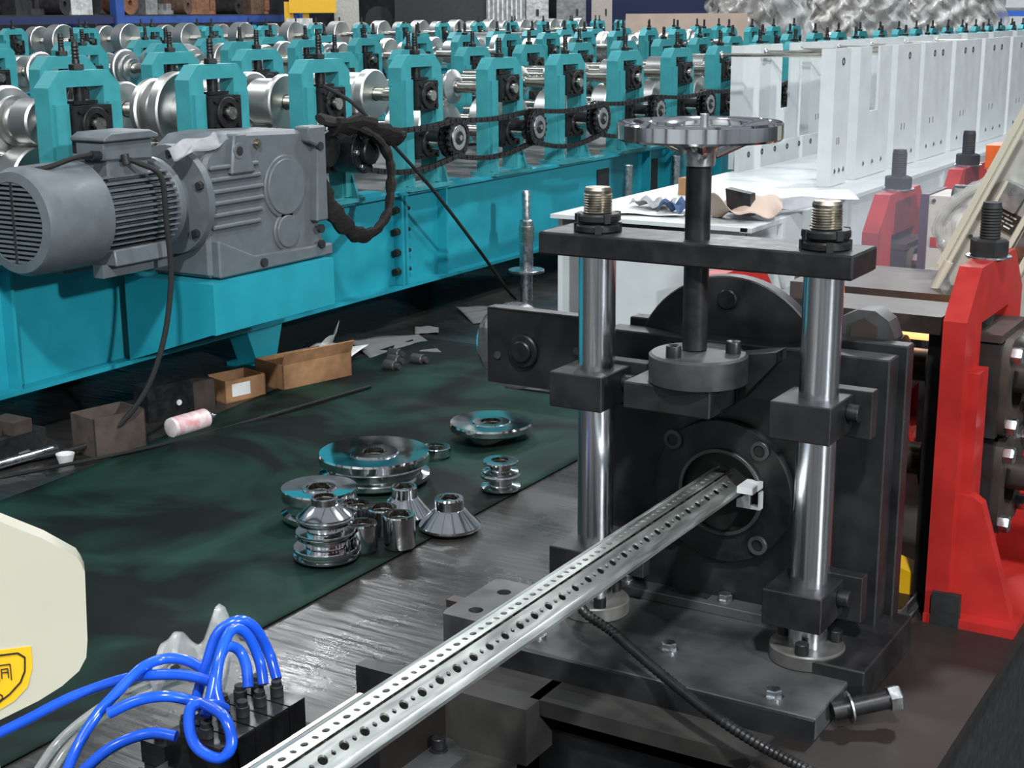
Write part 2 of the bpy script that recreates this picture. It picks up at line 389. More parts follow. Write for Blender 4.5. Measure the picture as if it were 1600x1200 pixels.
sg = 'upper roll shafts of the nearest line'; sl = 'lower roll shafts of the nearest line'
upk = [[(-.28, .12, .07, 'disc'), (-.20, .07, .08, 'sleeve'), (-.42, .10, .1, 'step')],
       [(-.30, .115, .10, 'step'), (-.20, .075, .09, 'disc'), (-.45, .1, .1, 'disc')],
       [(-.17, .14, .05, 'disc'), (-.24, .115, .10, 'step'), (-.12, .07, .06, 'sleeve'), (-.45, .1, .1, 'disc')],
       [(-.20, .108, .03, 'disc'), (-.24, .09, .1, 'sleeve'), (-.36, .115, .05, 'disc'), (-.5, .1, .1, 'disc')],
       [(-.24, .105, .05, 'disc'), (-.30, .09, .12, 'disc'), (-.48, .1, .1, 'step')],
       [(-.26, .08, .08, 'cone'), (-.36, .06, .1, 'sleeve'), (-.5, .1, .1, 'disc')],
       [(-.26, .075, .08, 'cone'), (-.4, .07, .1, 'sleeve')]]
for i, y in enumerate(ys1[:15]):
    r = upk[min(i, 6)]; dz = 0 if i < 5 else 0
    roll_shaft((-3.60, y, .967), 1.05, r, f'polished upper shaft with rolls in front row, at {ORD[i-1]} stand from the left' if i else 'polished upper shaft with rolls at the left frame edge', sg)
    rl = [(x - .03, max(.06, .2 - rr), l, 'disc' if k != 'cone' else 'cone') for x, rr, l, k in r]
    roll_shaft((-3.60, y, .765), 1.05, rl, f'lower shaft with smaller rolls in nearest line, at {ORD[i-1]} stand from the left' if i else 'lower shaft with rolls at the left frame edge', sl, first_end=.1)
for i in range(16):
    roll_shaft((-6.2, 5.2 + .64 * i, 1.0), 1.0, [(-.3, .11, .1, 'step'), (-.5, .09, .12, 'disc'), (-.72, .12, .06, 'disc')] if i % 3 else [(-.35, .13, .2, 'step'), (-.7, .1, .1, 'disc')],
               f'polished roll shaft of second line back, {ORD[i]} from the left', 'upper roll shafts of the second line')
for i in range(14):
    roll_shaft((-11.8, 10.2 + .95 * i, 1.05), 1.0, [(-.35, .17, .15, 'disc'), (-.7, .15, .12, 'disc')], f'polished roll shaft of farthest line, {ORD[i]} from the left', 'roll shafts of the farthest line')

# sprockets and chains --------------------------------------------
def sprocket(loc, label):
    t = thing('chain_sprocket', label, 'sprocket', loc, 0, 'chain sprockets on the nearest line')
    for dx in (0, -.035):
        g = G(); n = 17; poly = []
        for k in range(n * 4):
            a = 2 * PI * k / (n * 4); rr = (.066, .078, .078, .066)[k % 4]; poly.append((rr * math.cos(a), rr * math.sin(a)))
        g.prism(poly, 'yz', dx - .012, dx); g.out('toothed_wheel', black, t)
    G().ring((0, 0, 0), 'X', .030, .052, .006, 32).out('bright_face', zinc, t)
    G().cyl((-.16, 0, 0), 'X', .03, .17, 20, .003).out('hub', blackpl, t)
    G().cyl((.01, 0, 0), 'X', .012, .006, 12).out('centre_screw', shaftm, t)
    return t
spy = [4.60, 5.25, 5.93, 6.56, 7.22, 7.88, 8.5, 9.14]
for i, y in enumerate(spy):
    if i: sprocket((-3.42, y, .795), f'black chain sprocket with bright ring face, {ORD[i-1]} from the left along the nearest line')
def chain(y0, y1, x, z, r, label, sag=.012):
    """endless roller chain round two sprockets, plates and pins in one mesh"""
    L = y1 - y0; per = 2 * L + 2 * PI * r; n = int(per / .022); pts = []
    for k in range(n):
        s_ = per * k / n
        if s_ < L: pts.append((y0 + s_, z + r - sag * math.sin(PI * s_ / L)))
        elif s_ < L + PI * r: a = (s_ - L) / r; pts.append((y1 + r * math.sin(a), z + r * math.cos(a)))
        elif s_ < 2 * L + PI * r: q = s_ - L - PI * r; pts.append((y1 - q, z - r - 2.0 * sag * math.sin(PI * q / L)))
        else: a = (s_ - 2 * L - PI * r) / r; pts.append((y0 - r * math.sin(a), z - r * math.cos(a)))
    g = G()
    for k in range(n):
        a, b = pts[k], pts[(k + 1) % n]; d = math.hypot(b[0] - a[0], b[1] - a[1]); an = math.atan2(b[1] - a[1], b[0] - a[0])
        for side in (-1, 1):
            xx = x + side * (.0085 if k % 2 else .0065)
            mm = Matrix.Translation((xx, (a[0] + b[0]) / 2, (a[1] + b[1]) / 2)) @ Matrix.Rotation(an, 4, 'X')
            g.box(-.0012, .0012, -d * .68, d * .68, -.0105, .0105, mm)
        g.lathe((x - .011, a[0], a[1]), 'X', [(.0055, 0), (.0055, .022)], 6)
    t = thing('drive_chain', label, 'chain', (0, 0, 0), 0, 'drive chains of the nearest line')
    o = g.out('links', zincd, t); o['kind'] = 'stuff'
zincd = mat('oily_chain_steel', (.10, .095, .10), .35, .9, var=.3, scale=80)
for i in range(len(spy) - 1):
    chain(spy[i], spy[i + 1], -3.426 - .035 * (i % 2), .795, .074, f'oily roller chain looped over sprockets, {ORD[i]} loop from the left', .018)

# ================================================================== GEARMOTOR on its bracket
t = thing('motor_bracket', 'teal box bracket carrying the grey gearmotor on the bed side', 'bracket', (0, 0, 0))
G().box(-3.58, -3.19, 3.46, 4.08, .445, .47).out('top_plate', teal, t, bevel=.003)
G().box(-3.205, -3.19, 3.46, 4.08, .305, .445).out('front_plate', teal, t, bevel=.002)
G().prism([(-3.58, .18), (-3.205, .305), (-3.205, .445), (-3.58, .445)], 'xz', 3.46, 3.472).out('side_plate', teal, t)
G().prism([(-3.58, .18), (-3.205, .305), (-3.205, .445), (-3.58, .445)], 'xz', 4.068, 4.08).out('side_plate', teal, t)

ax, az = -3.385, .727
t = thing('gearmotor', 'large grey gearmotor with finned motor and fan cover, on the teal bracket', 'gearmotor', (ax, 3.5, .47))
o0 = Vector((ax, 3.5, .47))
def gm(g, name, m, parent, **k):
    bmesh.ops.translate(g.b, verts=g.b.verts, vec=-o0); return g.out(name, m, parent, **k)
fc = gm(G().lathe((ax, 2.86, az), 'Y', [(.118, 0), (.146, .006), (.158, .03), (.160, .24), (.152, .245), (.152, .03), (.118, .008)], 48, True), 'fan_cover', grey, t)
for k in range(17):
    z = -.112 + k * .014; hw = math.sqrt(max(.0001, .118 ** 2 - z * z)) + .004
    gm(G().box(ax - hw, ax + hw, 2.862, 2.868, az + z - .0034, az + z + .0034), 'grille_slat', grey, fc)
gm(G().cyl((ax, 2.875, az), 'Y', .115, .02, 32).box(ax - .004, ax + .004, 2.86, 2.866, az - .115, az + .115), 'fan', greyd, t)
gm(G().cyl((ax, 3.10, az), 'Y', .120, .30, 40), 'stator_body', grey, t)
for k in range(13):
    z = -.108 + k * .018; hw = math.sqrt(.148 ** 2 - z * z)
    gm(G().box(ax - hw, ax + hw, 3.11, 3.385, az + z - .0028, az + z + .0028), 'cooling_fin', grey, t)
gm(G().prism([(ax - .13, az - .155), (ax + .13, az - .155), (ax + .125, az - .105), (ax - .125, az - .105)], 'xz', 3.12, 3.36), 'motor_foot', grey, t, bevel=.004)
gm(G().box(ax - .12, ax - .08, 3.1, 3.38, az - .19, az - .15).box(ax + .05, ax + .09, 3.1, 3.38, az - .19, az - .15), 'support_lug', grey, t)
gm(G().lathe((ax, 3.385, az), 'Y', [(.135, 0), (.145, .01), (.145, .03), (.10, .06), (.10, .09), (.175, .10), (.178, .125), (.165, .135)], 48), 'motor_flange', grey, t)
for k in range(6):
    a = k * PI / 3 + .35
    gm(G().hexa((ax + .155 * math.cos(a), 3.468, az + .155 * math.sin(a)), 'Y', .014, .02), 'flange_bolt', greyd, t)
tb = gm(G().prism([(3.13, .885), (3.33, .875), (3.33, .94), (3.13, .94)], 'yz', ax - .02, ax + .10).box(ax - .01, ax + .09, 3.15, 3.32, .82, .89), 'terminal_box', grey, t, bevel=.006)
gm(G().prism([(3.12, .940), (3.345, .940), (3.345, .952), (3.31, .966), (3.15, .966), (3.12, .952)], 'yz', ax - .03, ax + .115), 'terminal_box_lid', grey, tb, bevel=.004)
gm(G().cyl((ax + .08, 3.13, .90), (0, -1, .1), .014, .03, 12), 'cable_gland', greyd, tb)
gm(G().cyl((ax + .112, 3.2, .90), (.2, 0, -1), .012, .03, 12), 'cable_gland', greyd, tb)
# gear housing
hx0, hx1 = ax - .125, ax + .135
hp = [(3.515, .475), (4.10, .475), (4.115, .52), (4.09, .58), (4.09, .905), (4.06, .915), (3.72, .93), (3.62, .925), (3.53, .87), (3.515, .84)]
gh = gm(G().prism(hp, 'yz', hx0, hx1), 'gear_housing', grey, t, bevel=.012)
gm(G().cyl((hx1 - .004, 3.90, .735), 'X', .108, .012, 40, .004).cyl((hx1 + .004, 3.90, .735), 'X', .095, .010, 40, .003), 'round_cover', grey, gh)
gm(G().cyl((hx1 - .004, 3.90, .583), 'X', .068, .012, 32, .004).cyl((hx1 + .004, 3.90, .583), 'X', .056, .010, 32, .003), 'small_round_cover', grey, gh)
for k in range(6):
    z = .63 + k * .038
    gm(G().prism([(3.53, z), (3.79 - .01 * abs(k - 2.5), z), (3.79 - .01 * abs(k - 2.5), z + .016), (3.53, z + .016)], 'yz', hx1 - .01, hx1 + .014), 'housing_rib', grey, gh, bevel=.005)
gm(G().prism([(3.53, .475), (4.12, .475), (4.12, .515), (3.70, .53), (3.53, .60)], 'yz', hx1 - .02, hx1 + .03), 'foot_flange', grey, gh, bevel=.006)
gm(G().prism([(3.62, .80), (3.74, .80), (3.70, .93), (3.64, .93)], 'yz', hx1 - .02, hx1 + .02), 'lifting_web', grey, gh, bevel=.006)
gm(G().prism([(4.03, .60), (4.095, .60), (4.095, .93), (4.0, .93), (4.0, .88), (4.05, .86)], 'yz', hx1 - .03, hx1 + .035), 'end_web', grey, gh, bevel=.006)
gm(G().cyl((hx1 - .002, 3.765, .89), 'X', .016, .012, 8).cyl((hx1 + .01, 3.765, .89), 'X', .009, .008, 12), 'brass_plug', thread, gh)
for y, z in ((3.66, .875), (4.05, .575), (4.05, .52), (3.74, .50), (4.06, .86)):
    gm(G().cyl((hx1 + .026 if z < .53 or y > 4 else hx1 + .01, y, z), 'X', .015, .014, 14), 'bolt_boss', greyd, gh)
gm(G().ring((hx1 + .0, 3.66, .875), 'X', .014, .026, .022, 20), 'lifting_eye', grey, gh)
gm(G().lathe((hx0 + .02, 3.90, .735), 'X', [(.11, 0), (.115, -.02), (.06, -.09), (.04, -.14)], 28), 'output_hub', grey, t)
# rag hanging on the housing
def rag(u, v):
    return (-3.30 + .05 * v + .01 * math.sin(u * 9), 3.40 + u * .2, .893 + .045 * u + .02 * math.sin(v * 7 + u * 5) * .6 - .03 * v)
tag(G().grid(10, 6, rag).out('rag', tarp, solid=.004), 'light grey rag lying on top of the gearmotor between box and gear housing', 'rag')

# black driven coupling with frayed cover to the right of the gearbox
t = thing('shaft_cover', 'ragged black fabric cover hanging in a loop right of the gearmotor', 'cover', (-3.38, 4.5, .6))
def off(g, v):
    bmesh.ops.translate(g.b, verts=g.b.verts, vec=-Vector(v)); return g
rf = lambda u, i: 1 + .18 * math.sin(i * 2.1) + .1 * math.sin(i * 5.3)
off(G().tube([(-3.36, 4.14, .88), (-3.33, 4.19, .72), (-3.31, 4.25, .60), (-3.30, 4.35, .515), (-3.30, 4.46, .50), (-3.31, 4.57, .555), (-3.33, 4.63, .65), (-3.34, 4.64, .76), (-3.36, 4.58, .85), (-3.38, 4.45, .905), (-3.4, 4.3, .93)], .034, 9, 5, rfun=rf, flat=.5), (-3.38, 4.5, .6)).out('fabric_band', fuzz, t)
off(G().tube([(-3.38, 4.36, .90), (-3.37, 4.50, .90), (-3.36, 4.62, .86), (-3.36, 4.74, .83)], .045, 9, 5, rfun=rf, flat=.5), (-3.38, 4.5, .6)).out('fabric_flap', fuzz, t)
t = thing('drive_coupling', 'dark oily coupling between gearmotor and first chain, behind the fabric loop', 'coupling', (-3.5, 4.6, .79))
G().cyl((-.04, 0, 0), 'X', .085, .12, 24, .006).cyl((.08, 0, 0), 'X', .05, .03, 20, .004).out('body', black, t)
G().cyl((-.1, -.16, .02), 'X', .07, .13, 20, .006).out('second_body', black, t)
for k in range(6): G().hexa((.08, .066 * math.cos(k * PI / 3), .066 * math.sin(k * PI / 3)), 'X', .011, .012).out('bolt', zinc, t)

def cable(name, pts, r, m, label, cat='cable', group=None, seg=8):
    o = G().tube(pts, r, seg, 6).out(name, m); return tag(o, label, cat, group)
cable('power_cable', [(-3.272, 3.205, .885), (-3.24, 3.225, .872), (-3.20, 3.27, .83), (-3.195, 3.275, .70), (-3.185, 3.27, .52), (-3.19, 3.22, .32), (-3.22, 3.14, .16), (-3.30, 3.04, .05), (-3.42, 2.9, .012), (-3.5, 2.7, .012)], .0085, rub, 'black cable hanging down in front of the motor fins to the floor')
cable('power_cable', [(-3.305, 3.10, .905), (-3.31, 3.03, .90), (-3.33, 2.95, .88), (-3.42, 2.9, .86), (-3.56, 2.93, .80)], .008, rub, 'short black cable curving left from the terminal box')
cable('power_cable', [(-3.52, 4.48, 1.04), (-3.42, 4.52, .98), (-3.38, 4.62, .88), (-3.36, 4.95, .62), (-3.38, 5.35, .30), (-3.42, 5.62, .10), (-3.46, 5.78, .014)], .0075, rub, 'thin dark cable running diagonally from the stands down to the floor')
cable('power_cable', [(-3.42, 2.55, .012), (-3.28, 2.9, .013), (-3.17, 3.25, .013), (-3.1, 3.7, .016), (-3.06, 4.1, .014)], .006, rub, 'thin black cable lying along the edge of the green mat')

# ================================================================== stepped steel pins standing by the bed
def pin(loc, label, h=.53, r=.031):
    t = thing('stepped_shaft', label, 'shaft', loc, 0)
    G().lathe((0, 0, 0), 'Z', [(r * .9, 0), (r * .9, .17), (r, .172), (r, .30), (r, .395), (r * .62, .40), (r * .62, h - .01), (r * .5, h)], 24).out('shaft', zinc, t)
    G().ring((0, 0, .16), 'Z', r, .082, .012, 36).out('disc', zinc, t)
    G().ring((0, 0, .30), 'Z', r, r * 1.12, .07, 24).out('collar', shaftm, t)
pin((-3.36, 5.71, .0), 'bright stepped steel shaft with a flat disc, upright on the floor before the teal bed')
for y, l in ((7.05, 'thin upright bar left of the handwheel, in front of the teal bed'), (7.65, 'thin upright bar just behind the handwheel shaft, by the teal bed')):
    t = thing('upright_bar', l, 'bar', (-3.52, y, 0)); G().cyl((0, 0, 0), 'Z', .024, .52, 16, .003).out('bar', zinc, t); G().ring((0, 0, 0), 'Z', .024, .06, .014, 24).out('foot_disc', zinc, t)

# ================================================================== WHITE GUARDED LINE
t = thing('white_machine_bed', 'white steel bed under the row of white guard panels', 'machine bed', (-2.3, 4.85, 0))
def wb(g, n, m=white, **k): bmesh.ops.translate(g.b, verts=g.b.verts, vec=(2.3, -4.85, 0)); return g.out(n, m, t, **k)
wb(G().box(-2.72, -1.93, 4.80, 16, .555, .57), 'top_plate')
wb(G().box(-1.955, -1.935, 4.86, 16, .10, .555), 'side_plate')
wb(G().box(-1.96, -1.915, 4.80, 16, .55, .572), 'edge_flange', bevel=.003)
wb(G().box(-1.96, -1.90, 4.86, 16, .10, .115), 'bottom_flange')
wb(G().box(-2.72, -2.70, 4.86, 16, .10, .555), 'side_plate')
wb(G().prism([(-2.60, .05), (-1.96, .05), (-1.96, .555), (-2.10, .555), (-2.12, .50), (-2.2, .46), (-2.38, .46), (-2.46, .50), (-2.48, .555), (-2.60, .555)], 'xz', 4.86, 4.88), 'end_plate')
for y in (5.9, 7.3, 8.7): wb(G().box(-1.935, -1.92, y, y + .02, .115, .55), 'stiffener')
# rounded bracket plate at the near corner
wb(G().prism([(5.1, .555), (5.1, .40), (5.16, .30), (5.26, .30), (5.30, .38), (5.36, .44), (5.46, .50), (5.46, .555)], 'yz', -1.935, -1.915), 'curved_bracket', bevel=.002)

def guard(X, y0, y1, label, slot=None, z0=.575, z1=1.15, th=.012, holes=2, group=None, flange=True, cut=None):
    t = thing('guard_panel', label, 'guard panel', (X, y0, z0), 0, group); W = y1 - y0; H = z1 - z0
    if slot:
        a, b, zb = slot; poly = [(0, 0), (W, 0), (W, H), (b - y0, H), (b - y0, zb - z0), (a - y0, zb - z0), (a - y0, H), (0, H)]
    else: poly = [(0, 0), (W, 0), (W, H), (0, H)]
    G().prism(poly, 'yz', 0, th).out('plate', white, t, bevel=.0015)
    if flange:
        G().box(-.05, 0, 0, .006, 0, H).out('return_flange', white, t)
    for k in range(3):
        yy = W * (.22 + .28 * k)
        G().ring((th, yy, .06 + .0), 'X', .006, .012, .003, 14).out('bolt_washer', zinc, t)
        G().cyl((th, yy, .06), 'X', .0065, .005, 8).out('bolt', greyd, t)
    for k in range(holes):
        yy = W * (.35 + .3 * k) if holes > 1 else W * .5
        G().ring((th, yy, H - .055), 'X', .011, .016, .003, 18).out('hook_ring', greyd, t)
    if not slot:
        for k in range(2): G().box(th, th + .001, W * (.30 + .12 * k), W * (.30 + .12 * k) + .006, H * .30, H * .30 + .03).out('small_slot', greyd, t)
    return t
fg = [(6.11, 6.31, 1, None), (6.44, 6.90, 0, (6.60, 6.72, .865)), (6.99, 7.37, 1, None), (7.44, 7.94, 2, None), (8.02, 8.56, 2, None), (8.64, 9.24, 2, None), (9.31, 9.95, 2, None), (10.05, 10.8, 2, None)]
for i, (a, b, h, s_) in enumerate(fg):
    guard(-2.1, a, b, ['narrow white guard panel at the near end of the front row', 'white guard panel with a narrow open slot, second in front row'][i] if i < 2 else f'plain white guard panel in front row, {ORD[i]} from the left', slot=s_, holes=h, group='white guard panels, front row')
bgp = [(6.57, 6.78, None), (6.92, 7.35, (7.07, 7.19, .835)), (7.48, 7.82, None), (7.94, 8.44, None), (8.55, 9.1, None), (9.2, 9.75, None), (9.87, 10.45, None), (10.6, 11.2, None), (11.35, 11.95, None), (12.1, 12.7, None)]
for i, (a, b, s_) in enumerate(bgp):
    guard(-2.7, a, b, 'white rear guard panel with an open slot, seen between rods' if s_ else f'white guard panel of rear row, {ORD[i]} from the left', slot=s_, holes=0, group='white guard panels, rear row')
t = thing('bolting_rail', 'white rail with bolts along the foot of the rear guard panels', 'rail', (-2.69, 6.5, .57))
G().box(0, .02, 0, 6.3, 0, .11).out('rail', white, t)
for k in range(9):
    G().ring((.02, .12 + .17 * k, .075), 'X', .008, .014, .003, 14).out('washer', greyd, t)
# spacer rods between front and rear panels
for i, y in enumerate((6.18, 6.72, 7.2, 7.78, 8.35, 9.0, 9.7)):
    t = thing('spacer_rod', f'thin steel rod joining front and rear white panels, {ORD[i]} from the left', 'rod', (-2.69, y + .12, 1.115), 0, 'spacer rods between the white panels')
    G().cyl((0, 0, 0), 'X', .008, .6, 10).out('rod', shaftm, t); G().ring((0, 0, 0), 'X', .008, .016, .01, 12).out('collar', zinc, t)
# clutter on the near end of the white bed
def sheet(name, cx, cy, z, sx, sy, rz, m, label, cat, amp=.015, fr=6., seed=0, n=12, solid=.002, group=None):
    rnd = random.Random(seed); ph = [rnd.uniform(0, 6) for _ in range(4)]
    def fn(u, v):
        e = .06 * math.sin(u * 7 + ph[2]) * (abs(v - .5) > .45)
        zz = amp * (1 + math.sin(u * fr + ph[0]) * math.cos(v * fr * .8 + ph[1]) + .4 * math.sin(u * fr * 2.3 + v * 3 + ph[3])) * .6
        return Vector(((u - .5) * sx, (v - .5 + e) * sy, zz + .003))
    o = G().grid(n, n, fn).out(name, m, solid=solid, loc=(cx, cy, z)); o.rotation_euler = (0, 0, rz)
    return tag(o, label, cat, group)
sheet('paper_sheet', -2.45, 5.02, .572, .36, .28, .3, paper, 'crumpled white paper at the near left corner of the white bed', 'paper', .008, seed=1)
sheet('cloth', -2.42, 5.06, .585, .16, .10, .2, tarp, 'small grey cloth lying on white paper on the white bed', 'cloth', .025, 8, 2)
sheet('cloth', -2.28, 4.98, .585, .14, .09, -.2, bluecloth, 'small dark blue cloth beside the handwheel shaft on the white bed', 'cloth', .035, 8, 3)
sheet('plastic_bag', -2.03, 5.02, .575, .26, .22, .4, tan, 'open brown plastic bag with dark contents on the white bed', 'bag', .075, 5, 4, 16)
sheet('cloth', -1.99, 5.2, .575, .34, .2, .7, tarp, 'grey cloth trailing right of the brown plastic bag', 'cloth', .045, 4, 5)
sheet('plastic_sheet', -2.12, 5.75, .572, .5, .35, .4, paper, 'white wrapping sheet lying below the guard panels', 'sheet', .01, 5, 6)
t = thing('hopper_part', 'black mesh insert inside the brown plastic bag', 'machine part', (-2.02, 4.97, .60)); G().prism([(-.05, .0), (.04, -.01), (.035, .07), (-.06, .085)], 'xz', -.02, .03).out('insert', black, t)
t = thing('carton', 'small orange-brown carton left of the handwheel shaft, behind white paper', 'box', (-2.52, 5.6, .57)); G().box(-.03, .03, -.03, .03, 0, .07).out('body', card, t, bevel=.003); G().box(-.004, .004, -.03, .03, .07, .071).out('tape', tan, t)
t = thing('wood_offcut', 'yellowish splintered timber leaning under the white bed end', 'timber', (-2.0, 4.72, 0)); G().box(-.05, .03, 0, .03, 0, .40).box(-.04, .06, .03, .05, 0, .38).out('boards', mat('pale_timber', (.45, .36, .2), .8, var=.3, scale=20, stretch=(6, 6, .6)), t)

# ================================================================== PRESS / MILL BED
t = thing('mill_bed', 'dark brown steel bed under the black press and the red stands', 'machine bed', (0, 0, 0))
G().box(-.60, -.40, .25, 4.9, .385, .40).out('right_top_plate', bedst, t)
G().box(-1.08, -.92, 1.66, 4.9, .385, .40).out('left_top_plate', bedst, t)
G().box(-.92, -.60, 1.66, 4.9, .385, .40).out('centre_top_plate', bedst, t)
G().box(-.44, -.425, .25, 4.9, .03, .385).out('right_web', rub, t)  # black so the side below the bed edge reads as shade
G().box(-.60, -.585, .25, 1.62, .03, .385).out('inner_web', blackpl, t)  # inner faces of the opening in black, its darkness put into their colour
G().box(-1.06, -1.045, 1.2, 4.9, .03, .385).out('left_web', bedst, t)
G().box(-.93, -.6, 1.585, 1.66, .375, .398).out('cross_member', concr, t, bevel=.006)
G().box(-1.13, -.915, 1.55, 1.66, .315, .398).out('corner_block', concr, t, bevel=.01)
G().box(-.935, -.6, 1.62, 1.64, .03, .34).out('cross_web', blackpl, t)  # black too, for the dark inside the opening
G().prism([(-1.14, 1.2), (-.90, 1.2), (-.90, 1.46), (-.93, 1.46), (-.93, 1.55), (-1.14, 1.55)], 'xy', .29, .315).out('left_shelf', concr, t, bevel=.004)
G().box(-1.2, -.4, 1.1, 4.9, .0, .03).out('bottom_plate', blackpl, t)

PY = 1.826
t = thing('mounting_plate', 'thick black steel base plate of the press with clamping strips', 'base plate', (-.79, PY, .40))
def pb(g, n, m, par=None, **k): bmesh.ops.translate(g.b, verts=g.b.verts, vec=(.79, -PY, -.40)); return g.out(n, m, par or t, **k)
pb(G().box(-1.02, -.552, 1.655, 1.98, .40, .432), 'plate', scuff, bevel=.002)
pb(G().box(-1.02, -.552, 1.648, 1.655, .385, .431), 'front_edge', blackpl)
pb(G().box(-.99, -.60, 1.90, 1.945, .432, .447), 'rear_strip', scuff, bevel=.001)
pb(G().box(-.62, -.53, 1.78, 2.0, .40, .45), 'side_block', blackpl, bevel=.002)
for x in (-.955, -.79, -.655):
    pb(G().hexa((x, 1.925, .447), 'Z', .011, .011).cyl((x, 1.925, .447), 'Z', .013, .002, 16), 'hex_bolt', zinc)
for x in (-.845, -.70): pb(G().box(x - .03, x + .03, 1.914, 1.934, .4465, .4475), 'slot', rub)
for x, y in ((-.985, 1.70), (-.62, 1.685), (-.80, 1.75)):
    pb(G().cyl((x, y, .432), 'Z', .014, .003, 18).hexa((x, y, .435), 'Z', .0115, .010), 'hex_bolt', zinc)
t = thing('clamp_plate', 'black steel plate with two round holes left of the press base', 'plate', (-1.08, 1.75, .40))
pl = G()
def holed_plate(x0, x1, y0, y1, z0, z1, holes, g):
    """flat plate split along Y so that each hole sits in its own cell, walls included"""
    n = len(holes); ed = [y0] + [(holes[i][1] + holes[i + 1][1]) / 2 for i in range(n - 1)] + [y1]
    for (hx, hy, hr), a, b in zip(holes, ed[:-1], ed[1:]):
        S = 24; ring = {}
        for zz in (z0, z1):
            inn = []; outr = []
            for k in range(S):
                an = 2 * PI * k / S; c, s_ = math.cos(an), math.sin(an)
                tt = min(((x1 - hx) / c if c > 1e-9 else (x0 - hx) / c if c < -1e-9 else 1e9), ((b - hy) / s_ if s_ > 1e-9 else (a - hy) / s_ if s_ < -1e-9 else 1e9))
                inn.append(g.b.verts.new((hx + hr * c, hy + hr * s_, zz))); outr.append(g.b.verts.new((hx + tt * c, hy + tt * s_, zz)))
            ring[zz] = (inn, outr)
            for k in range(S): g.b.faces.new((inn[k], inn[(k + 1) % S], outr[(k + 1) % S], outr[k]))
        for w_ in (0, 1):
            A, B = ring[z0][w_], ring[z1][w_]
            for k in range(S): g.b.faces.new((A[k], A[(k + 1) % S], B[(k + 1) % S], B[k]))
    return g
holed_plate(-.055, .06, -.075, .085, .0, .045, [(-.015, -.04, .011), (-.015, .04, .011)], pl); pl.out('plate', scuff, t)
G().box(-.050, .055, -.07, .08, .0, .004).out('backing', rub, t)

t = thing('screw_press', 'black four-post press frame with two chromed columns and top crosshead', 'press', (-.79, PY, .432))
def pf(g, n, m, par=None, **k): bmesh.ops.translate(g.b, verts=g.b.verts, vec=(.79, -PY, -.432)); return g.out(n, m, par or t, **k)
pf(G().box(-1.031, -.575, 1.784, 1.882, .971, 1.003), 'crosshead', black, bevel=.0025)
flm = mat('worn_flange_steel', (.20, .195, .18), .4, .6, scale=20, col2=(.10, .10, .095))
for x in (-.958, -.626):
    fl = pf(G().cyl((x, PY, .432), 'Z', .052, .022, 40, .002), 'column_flange', flm)
    for a in (-.9, 1.2, 3.3):
        a2 = a + (0 if x < -.8 else -.5)
        pf(G().cyl((x + .041 * math.cos(a2), PY + .041 * math.sin(a2), .454), 'Z', .0095, .016, 14, .001), 'flange_screw', black, fl)
    pf(G().cyl((x, PY, .45), 'Z', .0265, .522, 40), 'column', column)
    prof = [(.0175, 0)]
    for k in range(15): z = .003 + k * .0035; prof += [(.0205, z), (.0188, z + .00175)]
    prof += [(.0195, .058), (.0175, .062)]
    pf(G().lathe((x, PY, 1.003), 'Z', prof, 32), 'threaded_end', thread)
    for zz in (1.003, 1.0175):
        nt = pf(G().lathe((x, PY, zz), 'Z', [(.0195, 0), (.030, .0), (.032, .002), (.032, .009), (.030, .0115), (.0195, .0115)], 32, True), 'slotted_nut', black)
        for k in range(4):
            a = k * PI / 2 + (.5 if zz < 1.01 else .9)
            mm = Matrix.Translation((x + .031 * math.cos(a), PY + .031 * math.sin(a), zz + .006)) @ Matrix.Rotation(a, 4, 'Z')
            pf(G().box(-.003, .0025, -.0045, .0045, -.0062, .0062, mm), 'nut_slot', rub, nt)
    for z in (.755, .492):
        s_ = 1 if x > -.8 else -1
        c = pf(G().box(x - .048, x + .036, 1.772, 1.862, z, z + .051), 'clamp_block', blackpl, bevel=.0015)
        pf(G().cyl((x + .036, 1.842, z + .03), 'X', .012, .016, 16, .001), 'clamp_screw', black, c)
        pf(G().box(x - .02, x + .062, 1.862, 1.885, z - .01, z + .056), 'clamp_tab', blackpl, c, bevel=.001)
# tall rear plate, disc with rounded top, round die holder
pf(G().box(-1.0, -.565, 1.935, 1.978, .432, .839), 'die_plate', blackpl, bevel=.002)
pf(G().box(-.985, -.555, 1.985, 2.015, .44, .850), 'rear_plate', blackpl, bevel=.002)
d = pf(G().cyl((-.82, 1.979, .775), 'Y', .152, .026, 64, .002), 'round_backplate', blackpl)
pf(G().cyl((-.822, 1.972, .893), 'Y', .0155, .01, 20, .002), 'backplate_screw', black, d)
dh = pf(G().lathe((-.80, 1.922, .617), 'Y', [(.063, 0), (.107, 0), (.109, .003), (.109, .014), (.063, .014)], 64, True), 'die_holder', black)
pf(G().ring((-.80, 1.916, .617), 'Y', .061, .066, .006, 48), 'bore_ring', scuff, dh)
for x, z in ((-.878, .686), (-.742, .688), (-.74, .545), (-.878, .545)):
    pf(G().ring((x, 1.917, z), 'Y', .009, .0145, .006, 24), 'counterbore', scuff, dh); pf(G().cyl((x, 1.919, z), 'Y', .009, .004, 6), 'socket', rub, dh)
# hole lining (dark) and white guide inside
pf(G().cyl((-.80, 1.93, .617), 'Y', .062, .004, 48), 'bore', rub, dh)
